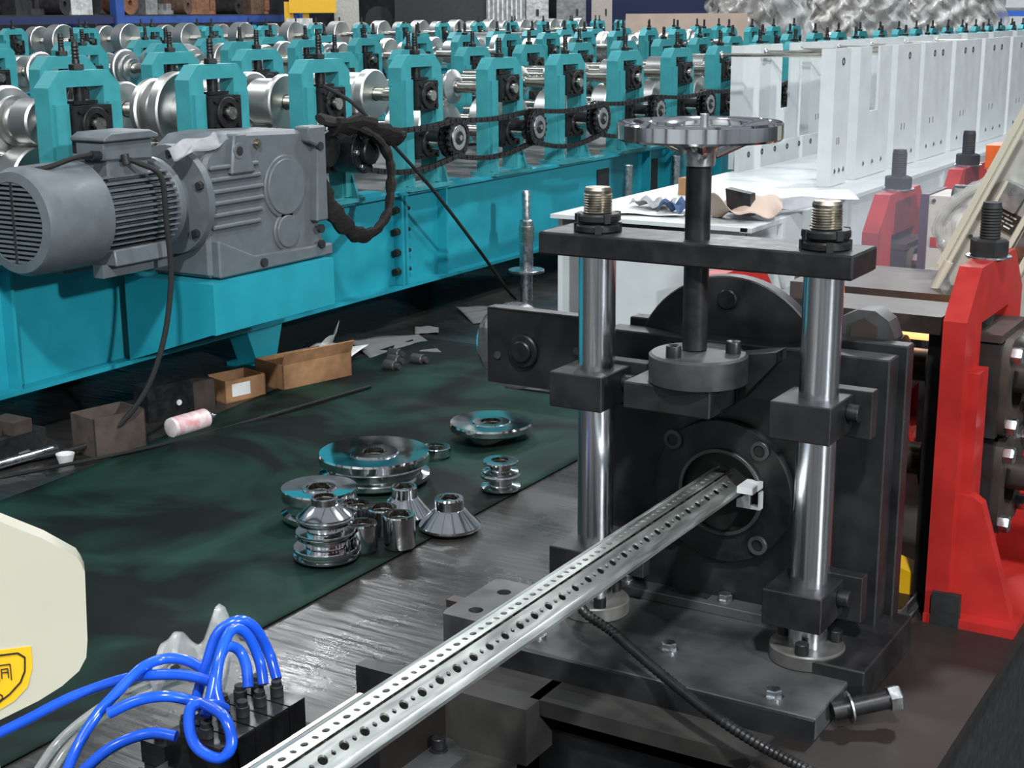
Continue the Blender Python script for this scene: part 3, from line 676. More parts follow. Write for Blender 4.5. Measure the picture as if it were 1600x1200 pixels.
# slide block under the screw
sb = pf(G().box(-.885, -.755, 1.765, 1.86, .77, .808), 'slide_block', blackpl, bevel=.002)
pf(G().prism([(-.755, .772), (-.70, .835), (-.70, .85), (-.885, .815), (-.885, .805), (-.755, .805)], 'xz', 1.86, 1.90), 'slide_back', blackpl, sb)
th = pf(G().lathe((-.795, 1.815, .808), 'Z', [(.064, 0), (.068, .002), (.068, .038), (.064, .041)], 48), 'thrust_cap', scuff)
for a in (-1.95, .45, 2.1):
    pf(G().lathe((-.795 + .047 * math.cos(a), 1.815 + .047 * math.sin(a), .849), 'Z', [(.005, .011), (.005, .014), (.0095, .016), (.0105, .014), (.0105, 0)], 18), 'cap_screw', black, th)
# jacking screw and handwheel
t2 = thing('handwheel', 'chromed spoked handwheel on a black vertical screw above the press crosshead', 'handwheel', (-.806, PY, .85))
def hw(g, n, m, par=None, **k): return g.out(n, m, par or t2, **k)
hw(G().cyl((0, 0, 0), 'Z', .0172, .25, 28, .001), 'screw_shaft', black)
hw(G().lathe((0, 0, .25), 'Z', [(.0172, 0), (.021, .002), (.0225, .018), (.026, .026), (.038, .034), (.038, .038), (.015, .040), (.0, .040)], 32), 'hub', zinc)
hw(G().lathe((0, 0, .286), 'Z', [(.100, .004), (.102, 0), (.108, 0), (.1105, .003), (.1105, .021), (.108, .024), (.104, .024), (.102, .021)], 96, True), 'rim', chrome)
for k in range(3):
    a = k * 2 * PI / 3 + .9; c, s_ = math.cos(a), math.sin(a)
    hw(G().tube([(c * .018, s_ * .018, .272), (c * .05, s_ * .05, .283), (c * .08, s_ * .08, .294), (c * .102, s_ * .102, .298)], .0095, 10, 4, flat=1.5), 'spoke', chrome)
hw(G().cyl((.006, .0, .285), 'Z', .006, .035, 10).cyl((0, 0, .285), 'Z', .011, .012, 12), 'shaft_tip', zinc)
# side arm with guide disc
t = thing('side_lever', 'black side arm with a bright-rimmed disc left of the press', 'arm', (-1.12, 1.93, .795))
G().box(-.075, .115, -.02, .0, -.057, .062).out('plate', blackpl, t, bevel=.002)
G().box(-.072, .115, -.022, .0, .062, .064).out('worn_edge', scuff, t)
G().lathe((-.045, .004, -.003), 'Y', [(.0, 0), (.062, 0), (.068, .003), (.069, .02), (.062, .022), (0, .022)], 56).out('guide_disc', chrome, t)
G().ring((-.008, -.026, 0), 'Y', .0, .001, .001, 8).cyl((-.008, -.028, 0), 'Y', .026, .008, 32, .002).cyl((-.008, -.034, 0), 'Y', .017, .008, 24, .002).out('pivot_boss', black, t)
for x, z in ((-.056, -.012), (.085, .01), (.05, -.045)): G().cyl((x, -.023, z), 'Y', .006, .004, 12).out('small_screw', scuff, t)

# big hex bolt assembly bottom right of the base
t = thing('tensioning_bolt', 'large hex bolt with a bright washer sticking out beside the press base', 'bolt', (-.545, 1.70, .425))
dr = Vector((1, .75, .22))
G().lathe((0, 0, 0), dr, [(.0125, 0), (.0125, .075)], 20).out('shank', black, t)
G().lathe(Vector((0, 0, 0)) + dr.normalized() * .022, dr, [(.013, 0), (.021, 0), (.021, .0025), (.013, .0025)], 28, True).out('washer', zinc, t)
G().lathe(dr.normalized() * .075, dr, [(.0165, 0), (.0172, .002), (.0172, .014), (.015, .016)], 6).out('hex_head', zinc, t)

# ================================================================== SLOTTED PROFILE coming out of the press
def holed_strip(g, pa, pb_, y0, y1, pitch, holes):
    """strip between cross-section points pa and pb_ = (x, z); one hole (half-length along Y, half-width) per sub-cell"""
    W = math.hypot(pb_[0] - pa[0], pb_[1] - pa[1]); n = int((y1 - y0) / pitch); m_ = len(holes)
    def P(u, y): return (pa[0] + (pb_[0] - pa[0]) * u / W, y, pa[1] + (pb_[1] - pa[1]) * u / W)
    for i in range(n):
        for j, (hy, hw_) in enumerate(holes):
            a = y0 + i * pitch + pitch * j / m_; b = a + pitch / m_; cx, cy = W / 2, (a + b) / 2; S = 16
            base = math.atan2(b - a, W); inn = []; outr = []
            angs = []
            for q in range(4):
                c0 = [base, PI - base, PI + base, 2 * PI - base][q]; c1 = [PI - base, PI + base, 2 * PI - base, 2 * PI + base][q]
                angs += [c0 + (c1 - c0) * k / 4 for k in range(4)]
            for an in angs:
                c, s_ = math.cos(an), math.sin(an)
                tt = min((W / 2 / abs(c)) if abs(c) > 1e-9 else 1e9, ((b - a) / 2 / abs(s_)) if abs(s_) > 1e-9 else 1e9)
                inn.append(g.b.verts.new(P(cx + hw_ * c, cy + hy * s_))); outr.append(g.b.verts.new(P(cx + tt * c, cy + tt * s_)))
            low = [g.b.verts.new((v.co.x, v.co.y, v.co.z - .0025)) for v in inn]
            for k in range(S):
                k2 = (k + 1) % S
                g.b.faces.new((inn[k], inn[k2], outr[k2], outr[k])); g.b.faces.new((inn[k], inn[k2], low[k2], low[k]))
    bmesh.ops.remove_doubles(g.b, verts=g.b.verts, dist=.00005)
    return g
t = thing('slotted_profile', 'long bright galvanised strip with rows of punched holes running into the press', 'steel profile', (-.78, 1.2, .65))
def sp(g, n, m=galv, **k): bmesh.ops.translate(g.b, verts=g.b.verts, vec=(.78, -1.2, -.65)); return g.out(n, m, t, **k)
Y0, Y1 = .40, 1.93
g = G(); holed_strip(g, (-.808, .652), (-.788, .652), Y0, Y1, .032, [(.0045, .0036), (.0030, .0036)]); sp(g, 'upper_slotted_flange')
g = G(); holed_strip(g, (-.7865, .6505), (-.768, .634), Y0, Y1, .032, [(.0062, .0052), (.0030, .0028)]); sp(g, 'lower_slotted_flange')
sp(G().prism([(-.788, .652), (-.7875, .646), (-.7865, .646), (-.7865, .6505), (-.786, .6505), (-.786, .6453), (-.7883, .6453), (-.7885, .652)], 'xz', Y0, Y1), 'groove', shaftm)
sp(G().prism([(-.808, .652), (-.8085, .6528), (-.818, .648), (-.821, .642), (-.821, .624), (-.8195, .624), (-.8195, .6415), (-.817, .6468), (-.808, .651)], 'xz', Y0, Y1), 'left_side_wall')
sp(G().prism([(-.768, .634), (-.7670, .6335), (-.7625, .6285), (-.7625, .6245), (-.764, .6245), (-.764, .628), (-.7685, .6325)], 'xz', Y0, Y1), 'right_side_wall')
sp(G().box(-.8195, -.7645, Y0, Y1, .6255, .627), 'light_stop_web', shaftm)  # added unseen web, blocks light so the holes look dark

# clear white tip at the die
t = thing('guide_insert', 'small bright metal guide at the end of the strip in the die opening', 'guide', (-.755, 1.90, .64))
G().box(-.004, .020, -.02, .02, -.006, .004).out('guide_lip', white, t, bevel=.001)
G().prism([(-.012, -.034), (.024, -.034), (.024, -.008), (.021, -.008), (.021, -.030), (.006, -.030), (.006, -.014), (-.012, -.022)], 'xz', .0, .012).out('guide_wedge', white, t)

# ribbed black conduit crossing below the strip
path = [Vector((-.935, 1.82, .53)), Vector((-0.915, 1.698, 0.500)), Vector((-0.848, 1.676, 0.475)), Vector((-0.757, 1.626, 0.460)), Vector((-0.671, 1.578, 0.450)), Vector((-0.589, 1.545, 0.440)), Vector((-0.518, 1.530, 0.430)), Vector((-0.446, 1.500, 0.430))]
o = G().tube(path, .0068, 12, 22, rfun=lambda u, i: 1.1 if i % 2 else .9).out('ribbed_conduit', black)
tag(o, 'black ribbed conduit running diagonally over the press base to the bottom edge', 'conduit')
# bracket and parts left of the bed opening
t = thing('angle_bracket', 'black steel angle bracket with a socket screw below the strip', 'bracket', (-1.09, 1.50, .315))
G().box(-.085, .03, .02, .045, .0, .10).out('upright', blackpl, t, bevel=.002)
G().box(.022, .034, -.06, .045, .0, .075).out('side_web', scuff, t, bevel=.002)
G().prism([(.034, -.06), (.10, -.06), (.10, .02), (.06, .045), (.034, .045)], 'xy', .0, .012).out('foot', scuff, t, bevel=.0015)
G().cyl((.06, .01, .012), 'Z', .013, .003, 16).cyl((.06, .01, .015), 'Z', .010, .016, 14, .001).out('socket_screw', black, t)
t = thing('dark_strip', 'thin dark metal strip lying across the bed shelf under the strip', 'strip', (-1.0, 1.43, .315)); o = G().box(-.12, .10, -.006, .006, 0, .006).out('bar', scuff, t); t.rotation_euler = (0, 0, .5)
t = thing('steel_bar', 'short dark flat bar lying on the floor left of the clamp plate', 'bar', (-1.14, 1.80, .40))
G().box(-.06, .01, -.012, .01, .0, .012).out('bar', brownst, t, bevel=.001)
G().box(-.03, .02, -.035, .035, -.40, 0).out('support', blackpl, t)

# ================================================================== RED STANDS
def red_stand(loc, label, proto=None):
    t = thing('red_stand', label, 'roll stand', loc, 0, 'red roll stands on the mill bed')
    H = .535; W = .35; T = .034; h = W / 2; c = .07; iw = .085
    G().prism([(-h, 0), (-h, H - c), (-h + c, H), (h - c, H), (h, H - c), (h, 0), (iw, 0), (iw, H - .085), (-iw, H - .085), (-iw, 0)], 'yz', -T, 0).out('frame', red, t, bevel=.003)
    G().prism([(-h + .03, .12), (-iw - .005, .12), (-iw - .005, H - .15), (-h + .03, H - .15)], 'yz', 0, .016).out('guide_strip', red, t, bevel=.002)
    G().prism([(h - .03, .12), (iw + .005, .12), (iw + .005, H - .15), (h - .03, H - .15)], 'yz', 0, .016).out('guide_strip', red, t, bevel=.002)
    for s_ in (-1, 1):
        G().prism([(0, 0), (.09, 0), (.085, .03), (.035, .19), (.02, .20), (0, .20)], 'xz', s_ * (h - .035) - .012, s_ * (h - .035) + .012).out('gusset', red, t, bevel=.002)
    G().box(-T, .1, -h - .006, h + .01, -.002, .014).out('foot', red, t, bevel=.002)
    G().box(-T + .012, .02, -h - .009, -h + .002, .0, .052).out('foot_notch_shade', rub, t)  # raised black block stands in for the shade of a foot notch
    G().box(-.03, .03, -.08, .08, .42, .432).cyl((-T / 2, 0, .432), 'Z', .012, .06, 12).out('pressure_plate', brownst, t)
    prof = [(.0145, -.12)]
    for k in range(12): z = .026 + k * .0045; prof += [(.0158, z), (.0146, z + .00225)]
    prof += [(.0135, .084)]
    G().lathe((-T / 2, 0, H), 'Z', prof, 16).out('adjusting_screw', rub, t)
    G().ring((-T / 2, 0, H), 'Z', .016, .034, .003, 24).out('washer', zinc, t)
    G().hexa((-T / 2, 0, H + .003), 'Z', .029, .026).out('lock_nut', rub, t)
    for z in (.345, .19):
        b = G().box(-.06, .03, -.083, .083, z - .072, z + .072).out('bearing_block', blackpl, t, bevel=.004)
        cp = G(); 
        sq = [((.076 if abs(math.cos(a_)) > abs(math.sin(a_)) else 0), a_) for a_ in (2 * PI * k / 32 for k in range(32))]
        def sqp(a_): c, s2 = math.cos(a_), math.sin(a_); q_ = .076 / max(abs(c), abs(s2)); q_ = min(q_, .096); return (q_ * c, q_ * s2)
        A_ = [[cp.b.verts.new((xx, *( (sqp(a_)[0], z + sqp(a_)[1]) if o_ else (.044 * math.cos(a_), z + .044 * math.sin(a_))))) for _, a_ in sq] for xx, o_ in ((.03, 0), (.03, 1), (.042, 1), (.042, 0))]
        for r_ in range(4):
            for k in range(32): cp.b.faces.new((A_[r_][k], A_[r_][(k + 1) % 32], A_[(r_ + 1) % 4][(k + 1) % 32], A_[(r_ + 1) % 4][k]))
        cp.out('bearing_cap', brownst, b)
        for sy in (-1, 1):
            for sz in (-1, 1):
                G().hexa((.042, sy * .062, z + sz * .055), 'X', .0135, .016).out('hex_bolt', zinc, b)
    return t
def mill_shaft(loc, label, x0, x1, collars):
    t = thing('mill_shaft', label, 'shaft', loc, 0, 'shafts of the red stands')
    G().cyl((x0, 0, 0), 'X', .026, x1 - x0, 24, .003).out('shaft', brownst, t)
    for x, r, l in collars:
        G().lathe((x, 0, 0), 'X', [(.027, 0), (r - .01, 0), (r, .006), (r, l * .45), (r - .006, l * .5), (r, l * .55), (r, l - .006), (r - .01, l), (.027, l)], 36, True).out('roll', rub, t)
r1 = red_stand((-.508, 2.285, .40), 'nearest red stand, with bright hex bolts, at the right of the press')
hid = dup(r1, (-.90, 2.20, .40), None, 'red stand mostly hidden behind the round top of the press plate', skip=('adjusting_screw', 'lock_nut', 'washer')); hid.scale = (1, 1, .93)
red_lab = ['red stand behind the right end of the crosshead, before the white panels', 'red stand above the beige motor, second of the far red stands', 'red stand cut by the right frame edge, farthest of all']
for i, y in enumerate((3.09, 3.66, 4.30)): dup(r1, (-.89, y, .40), None, red_lab[i])
mill_shaft((0, 2.285, .755), 'upper shaft with black rubber rolls left of nearest red stand', -.88, -.36, [(-.60, .052, .05), (-.72, .045, .08)])
mill_shaft((0, 2.285, .60), 'lower shaft with black rubber rolls left of nearest red stand', -.88, -.30, [(-.60, .058, .05), (-.72, .05, .08)])
for i, y in enumerate((3.09, 3.66)):
    mill_shaft((0, y, .72), ['dark shaft with rolls at the red stand right of the crosshead', 'dark shaft with rolls at the red stand above the beige motor'][i], -1.12, -.74, [(-1.10, .075, .07), (-.86, .05, .06)])
t = thing('roller_box', 'dark machined housing between press and red stands', 'housing', (-.72, 2.12, .40))
G().box(-.12, .06, -.04, .06, 0, .36).out('body', blackpl, t, bevel=.004)
lg = G().prism([(-.005, .36), (.125, .42), (.135, .45), (.125, .475), (.105, .488), (.08, .488), (.055, .475), (.035, .45), (.0, .44)], 'xz', -.10, -.06).out('lug', scuff, t, bevel=.002)
G().cyl((.09, -.103, .455), 'Y', .022, .004, 6).out('pocket', brownst, lg)
t = thing('cross_rail', 'dark steel rail crossing just behind the press plates, top right', 'rail', (-.63, 2.18, .40))
G().box(-.12, .075, -.03, .09, .435, .462).out('plate', brownst, t, bevel=.002)
G().box(-.10, -.07, -.0, .08, .0, .435).box(.05, .075, .0, .08, .0, .435).out('support', blackpl, t)
t = thing('cross_rail', 'wider bluish steel plate crossing in front of the far red stand', 'rail', (-.72, 2.5, .40))
G().box(-.20, .16, .0, .24, .40, .43).out('plate', brownst, t, bevel=.002)
G().box(-.2, -.16, .0, .24, .0, .40).box(.12, .16, .0, .24, .0, .40).out('support', blackpl, t)
t = thing('hot_tube', 'short glowing orange tube in the mill behind the press', 'tube', (-.66, 2.34, .792))
G().cyl((-.06, 0, 0), 'X', .009, .13, 18, .002).out('tube', hot, t)
l = bpy.data.lights.new('hot_tube_glow', 'POINT'); l.energy = .3; l.color = (1, .4, .12); l.shadow_soft_size = .03
o = bpy.data.objects.new('hot_tube_glow', l); COL.objects.link(o); o.location = (-.66, 2.34, .83)
t = thing('brass_chips', 'small yellow block lying on the bed behind the press foot', 'block', (-.60, 2.22, .40)); G().prism([(-.03, 0), (.03, 0), (.02, .035), (-.02, .045)], 'xz', -.02, .03).out('block', yellow, t, bevel=.003)
t = thing('steel_angle', 'pale steel angle lying on the bed toward the nearest red stand', 'angle iron', (-.56, 2.02, .40)); G().box(-.012, .0, -.1, .35, 0, .004).box(-.0125, -.0095, -.1, .35, 0, .016).out('angle', scuff, t)

# beige motor, wrapped hose and inclined cylinders behind the red stand
t = thing('beige_motor', 'beige square motor behind the nearest red stand screw', 'motor', (-.755, 3.0, .775))
G().box(-.06, .10, .0, .13, .0, .162).out('body', beige, t, bevel=.004)
G().box(-.076, -.06, -.008, .14, -.012, .165).out('end_plate', mat('dark_purple_plate', (.05, .03, .05), .5), t, bevel=.003)
G().box(-.06, .10, -.004, .0, -.008, .012).out('bottom_strip', cream, t, bevel=.001)
G().box(-.053, -.030, -.002, .0, .058, .078).out('red_mark', red, t)
G().cyl((-.02, .03, .162), 'X', .022, .05, 16, .003).out('dark_cap', black, t)
for x in (-.05, .085):
    for z in (.008, .152): G().cyl((x, -.004, z), 'Y', .004, .004, 8).out('screw', greyd, t)
G().box(-.06, .10, .01, .12, -.375, -.012).out('stand', blackpl, t)
t = thing('wrapped_hose', 'coil wrapped in clear plastic film hanging in front of the beige motor', 'hose coil', (-.672, 2.78, .925))
tor = [((.062 + .006 * math.sin(3 * a)) * math.cos(a) + .03 * max(0, math.sin(a)), .0, .072 * math.sin(a) + .022 * math.cos(a)) for a in (2 * PI * k / 20 for k in range(20))]
G().tube(tor, .013, 12, 3, closed=True, rfun=lambda u, i: 1 + .16 * math.sin(i * 1.7)).out('film_wrap', film, t)
G().tube(tor, .008, 10, 3, closed=True).out('inner_hose', cream, t)
G().grid(10, 10, lambda u, v: ((u - .5) * .10 + .01, .004 + .006 * math.sin(u * 14 + v * 9), (v - .5) * .11)).out('film_sheet', film, t, solid=.001)
G().tube([(-.03, .0, -.035), (.0, -.005, -.03), (.05, -.01, -.015)], .002, 6, 3).out('red_cord', red, t)
th_ = math.atan2(.153, .335)
t = thing('linear_actuator', 'inclined aluminium actuator with a black data label, at the right edge', 'actuator', (-.669, 2.60, .881)); t.rotation_euler = (0, th_, 0)
G().prism([(.004, -.01), (.004, .34), (.22, .34), (.22, -.08), (.06, -.08)], 'xz', 0, .02).out('body_plate', anod, t, bevel=.002)
G().box(-.006, .005, -.022, .0, -.02, .34).out('edge_rail', cream, t, bevel=.002)
G().box(.083, .091, -.016, .0, -.08, .34).box(.118, .128, -.022, .0, -.08, .34).out('guide_rail', cream, t, bevel=.002)
G().box(.096, .114, -.010, .0, -.08, .34).out('piston_rod', chrome, t, bevel=.003)
G().box(.030, .068, -.026, .0, .124, .168).out('cylinder_block', zinc, t, bevel=.003)
G().box(.030, .035, -.028, -.026, .124, .168).out('bright_edge', cream, t)
lb = G().box(.030, .079, -.004, .0, .086, .120).out('data_label', inkb, t)
for k in range(4):
    g = G()
    for a_, b_ in (((.034, .046), (.048, .060), (.063, .074)), ((.034, .052), (.055, .070)), ((.034, .042), (.045, .058), (.060, .075)), ((.034, .056), (.060, .072)))[k]: g.box(a_, b_, -.0046, -.004, .112 - k * .0065, .1145 - k * .0065)
    g.out('label_line', inkw, lb)
G().cyl((.075, -.01, .185), (.2, -.2, 1), .008, .035, 12, .001).cyl((.072, -.006, .178), 'Y', .010, .012, 12).out('air_fitting', cream, t)
for x, z in ((.02, .05), (.035, .02), (.06, .06)): G().cyl((x, -.002, z), 'Y', .004, .003, 8).out('screw', greyd, t)
t = thing('actuator_bracket', 'black bracket holding the inclined actuator beside the red stand', 'bracket', (-.56, 2.64, .40)); G().box(-.02, .16, .0, .02, .0, .42).box(-.05, .05, -.02, .06, 0, .012).out('body', blackpl, t, bevel=.002)
t = thing('white_rod', 'long thin white rod sloping up along the actuator edge', 'rod', (0, 0, 0))
G().tube([(-.705, 2.56, .768), (-.655, 2.56, .878)], .008, 12, 1).tube([(-.655, 2.56, .878), (-.54, 2.56, 1.13)], .0045, 10, 1).out('rod', cream, t)
t = thing('orange_connector', 'orange plastic connector above the inclined actuator', 'connector', (-.79, 3.6, .96))
G().box(-.05, .02, -.05, .05, -.02, .035).box(-.04, .06, -.06, .0, -.06, -.015).out('body', orange, t, bevel=.004)
G().cyl((-.02, .03, -.04), 'Z', .03, .03, 16).out('cap', rub, t)
G().cyl((0, .0, -.57), 'Z', .012, .52, 10).out('post', blackpl, t)
cable('thin_wire', [(-.66, 2.72, .84), (-.70, 2.68, .80), (-.73, 2.62, .74), (-.74, 2.55, .66)], .0018, brownst, 'thin red-brown wire looping down before the beige motor', 'wire')
t = thing('drive_sprocket', 'dark blue-black toothed wheel left of the far red stand', 'wheel', (-1.05, 3.1, .70))
poly = [((.075 if k % 2 else .088) * math.cos(PI * k / 14), (.075 if k % 2 else .088) * math.sin(PI * k / 14)) for k in range(28)]
G().prism(poly, 'yz', -.03, .02).out('wheel', black, t); G().cyl((-.05, 0, 0), 'X', .035, .1, 16).out('hub', blackpl, t)
G().box(-.03, .03, -.02, .02, -.30, 0).out('post', blackpl, t)

# ================================================================== LOOSE ROLLS ON THE MAT
def ring_roll(kind, loc, label, R, h, ri, tilt=(0, 0, 0)):
    t = thing('forming_roll', label, 'roll', loc, 0, 'loose chromed rolls on the green mat'); t.rotation_euler = tilt
    g = G()
    if kind == 'plate': prof = [(ri, 0), (R * .88, 0), (R * .90, h * .08), (R * 1.0, h * .12), (R * 1.0, h * .25), (R * .86, h * .34), (R * .86, h * .55), (R * .97, h * .62), (R, h * .70), (R, h * .93), (R * .985, h), (R * .45, h * .95), (R * .43, h), (ri, h)]
    elif kind == 'dish': prof = [(ri, 0), (R * .62, 0), (R * .70, h * .5), (R * .95, h * .55), (R, h * .65), (R, h * .9), (R * .98, h), (ri * 1.7, h * .96), (ri * 1.6, h), (ri, h)]
    elif kind == 'ring': prof = [(ri, 0), (R * .96, 0), (R, h * .1), (R, h * .9), (R * .96, h), (ri, h)]
    elif kind == 'cone': prof = [(ri, 0), (R * .98, 0), (R, h * .04), (R, h * .10), (R * .52, h * .62), (R * .48, h * .64), (R * .48, h * .95), (R * .45, h), (ri, h)]
    elif kind == 'sleeve': prof = [(ri, 0), (R * .97, 0), (R, .004), (R, h - .004), (R * .96, h), (ri, h)]
    elif kind == 'spool': prof = [(ri, 0), (R * .95, 0), (R, h * .08), (R, h * .2), (R * .6, h * .3), (R * .6, h * .7), (R, h * .8), (R, h * .92), (R * .95, h), (ri, h)]
    g.lathe((0, 0, 0), 'Z', prof, 72, True).out('body', chrome, t, ang=20)
    G().ring((0, 0, h * .2), 'Z', ri * .9, ri * 1.001, h * .6, 40).out('bore_lining', shaftm, t)
    return t
Z0 = .012
ring_roll('plate', (-2.411, 3.238, Z0), 'largest chromed roll lying flat on the green mat', .158, .083, .036)
ring_roll('dish', (-2.337, 3.751, Z0), 'large flat chromed roll at the back right of the mat, nearest the side lever disc', .130, .058, .036)
ring_roll('ring', (-2.388, 3.52, Z0), 'small flat ring between the two largest chromed rolls', .044, .028, .028)
ring_roll('plate', (-2.334, 2.890, Z0), 'medium flat chromed roll behind the left stack', .101, .088, .034)
for i, (z, R, h, k, l) in enumerate(((0, .080, .03, 'plate', 'lowest flanged roll of the left stack'), (.03, .05, .022, 'sleeve', 'narrow collar above the lowest disc of the left stack'), (.052, .073, .018, 'plate', 'middle flanged disc of the left stack'), (.07, .046, .020, 'sleeve', 'upper narrow collar in the left stack'), (.090, .070, .014, 'plate', 'upper flanged disc of the left stack'), (.104, .066, .05, 'cone', 'cone-shaped roll on top of the left stack'))):
    ring_roll(k, (-2.146, 2.675, Z0 + z), l, R, h, .028)
ring_roll('cone', (-2.003, 3.007, Z0), 'bright cone-shaped roll with a collar, alone at the mat edge', .080, .080, .026)
ring_roll('cone', (-2.154, 3.020, Z0), 'cone-shaped roll just left of the lone bright cone', .072, .083, .026)
ring_roll('sleeve', (-2.034, 2.828, Z0), 'taller bright sleeve at the front of the roll group', .040, .083, .030)
ring_roll('sleeve', (-2.100, 2.762, Z0), 'short sleeve touching the left side of the tall front sleeve', .038, .070, .028)
ring_roll('sleeve', (-2.125, 2.882, Z0), 'sleeve directly behind the tall front sleeve', .038, .070, .030)
ring_roll('sleeve', (-2.190, 2.800, Z0), 'sleeve just behind the left stack', .036, .070, .026)
ring_roll('ring', (-2.215, 2.900, Z0), 'half-hidden ring touching the right side of the medium roll', .042, .060, .028)
ring_roll('spool', (-2.055, 3.345, Z0), 'lower spool roll of the small right stack', .056, .045, .026)
ring_roll('spool', (-2.055, 3.345, Z0 + .045), 'upper spool roll of the small right stack', .050, .038, .026)

# ================================================================== FLOOR CLUTTER
def carton(loc, sx, sy, h, rz, m, label, flaps=True, filler=None):
    t = thing('carton', label, 'box', loc, rz); w_ = .004
    g = G().box(-sx / 2, sx / 2, -sy / 2, sy / 2, 0, w_)
    g.box(-sx / 2, sx / 2, -sy / 2, -sy / 2 + w_, 0, h).box(-sx / 2, sx / 2, sy / 2 - w_, sy / 2, 0, h).box(-sx / 2, -sx / 2 + w_, -sy / 2, sy / 2, 0, h).box(sx / 2 - w_, sx / 2, -sy / 2, sy / 2, 0, h)
    g.out('body', m, t)
    if flaps:
        G().prism([(sx / 2, h), (sx / 2 + .02, h + .045), (sx / 2 + .016, h + .047), (sx / 2 - .004, h)], 'xz', -sy / 2, sy / 2).out('flap', m, t)
    return t
c = carton((-3.36, 4.10, 0), .17, .31, .095, -.25, card, 'open brown cardboard box, the longer one, by the bed leg')
c = carton((-3.42, 3.79, 0), .13, .17, .08, -.25, card, 'small open brown cardboard box with a pale label', flaps=False)
G().box(.065, .066, -.055, .02, .02, .065).out('paper_label', paper, c)
sheet('paper_sheet', -3.50, 4.42, .012, .22, .34, .3, paper, 'white folded paper sheet behind the longer cardboard box', 'paper', .01, 4, 11)
t = thing('plastic_strip', 'curled translucent strip standing in the longer cardboard box', 'plastic strip', (-3.33, 4.17, .05)); G().grid(8, 3, lambda u, v: (.02 * math.sin(u * 4), -.07 + .17 * u + .03 * v, .02 + .09 * u + .02 * math.sin(u * 6) + .035 * v)).out('strip', film, t, solid=.0015)
for k, (x, y) in enumerate(((-3.2, 4.38), (-3.24, 4.46), (-3.17, 4.52), (-3.3, 4.55))):
    t = thing('small_part', f'small steel fitting on the floor right of the longer box, {ORD[k]} from it', 'fitting', (x, y, .0)); G().cyl((0, 0, .02), 'X', .02, .05, 12, .003).cyl((.05, 0, .02), 'X', .012, .02, 10).out('body', scuff, t)
sheet('paper_sheet', -3.40, 4.72, .0, .30, .34, .9, paperd, 'grey dusty paper on the dark floor right of the boxes', 'paper', .006, 4, 12)
sheet('paper_sheet', -3.42, 5.45, .0, .20, .34, .8, paperd, 'grey paper lying below the diagonal cable', 'paper', .008, 4, 13)
sheet('paper_sheet', -3.45, 5.03, .0, .10, .13, .6, paperd, 'small grey paper scrap on the dark floor', 'paper', .006, 4, 14)
t = thing('black_box', 'black square box with a brown side panel behind the spray can', 'box', (-3.44, 3.50, 0), -.2)
G().box(-.04, .04, -.12, .06, 0, .12).out('body', black, t, bevel=.003); G().box(-.04, .035, .062, .15, 0, .105).out('side_panel', brownst, t, bevel=.003)
G().cyl((.04, .0, .05), 'X', .01, .003, 12).out('white_mark', paper, t)
t = thing('small_jar', 'small dark jar with a bright lid left of the cardboard boxes', 'jar', (-3.50, 3.72, 0)); G().cyl((0, 0, 0), 'Z', .025, .06, 16, .003).out('body', black, t); G().cyl((0, 0, .06), 'Z', .02, .02, 16, .002).out('lid', zinc, t)
t = thing('spray_can', 'white and pink spray can lying on its side', 'spray can', (-3.24, 3.36, .035), 0)
dc = Vector((.1, 1, 0)).normalized()
G().lathe((0, -.08, 0), dc, [(.020, 0), (.031, .003), (.032, .010), (.032, .145), (.029, .150)], 28).out('body', canw, t)
G().lathe(Vector((0, -.08, 0)) + dc * .015, dc, [(.0325, 0), (.0325, .13)], 28).out('label_wrap', mat('pink_white_label', (.60, .28, .30), .45, scale=38, col2=(.66, .64, .62)), t)
G().lathe(Vector((0, -.08, 0)) + dc * .150, dc, [(.029, 0), (.026, .008), (.014, .014), (.014, .024), (.006, .026), (.006, .04)], 24).out('valve', zinc, t)
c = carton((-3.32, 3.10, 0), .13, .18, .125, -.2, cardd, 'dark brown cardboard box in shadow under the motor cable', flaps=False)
t = thing('dark_bin', 'black bin of scraps left of the dark cardboard box', 'bin', (-3.50, 2.86, 0)); G().box(-.06, .06, -.10, .10, 0, .09).out('body', rub, t, bevel=.01); G().box(-.05, .06, -.02, .05, .09, .13).box(-.02, .02, -.08, -.03, .09, .11).out('scraps', cardd, t)
t = thing('steel_pipe', 'bright steel pipe lying at the left edge of the floor', 'pipe', (-3.46, 2.90, .02)); G().cyl((.0, -.4, 0), (.08, 1, 0), .014, .48, 14, .002).out('pipe', zinc, t); G().cyl((.01, -.05, 0), (.08, 1, 0), .02, .04, 14).out('collar', scuff, t)
t = thing('white_cup', 'small white cap on the floor beside the steel pipe', 'cap', (-3.33, 2.93, 0)); G().lathe((0, 0, 0), 'Z', [(.02, 0), (.028, .03), (.026, .03), (.018, .004), (0, .004)], 20).out('body', paper, t)
t = thing('thin_plate', 'thin dark plate on the floor behind the mat near the press', 'plate', (-2.5, 4.45, .006)); G().box(-.15, .15, -.1, .1, 0, .006).out('plate', blackpl, t)

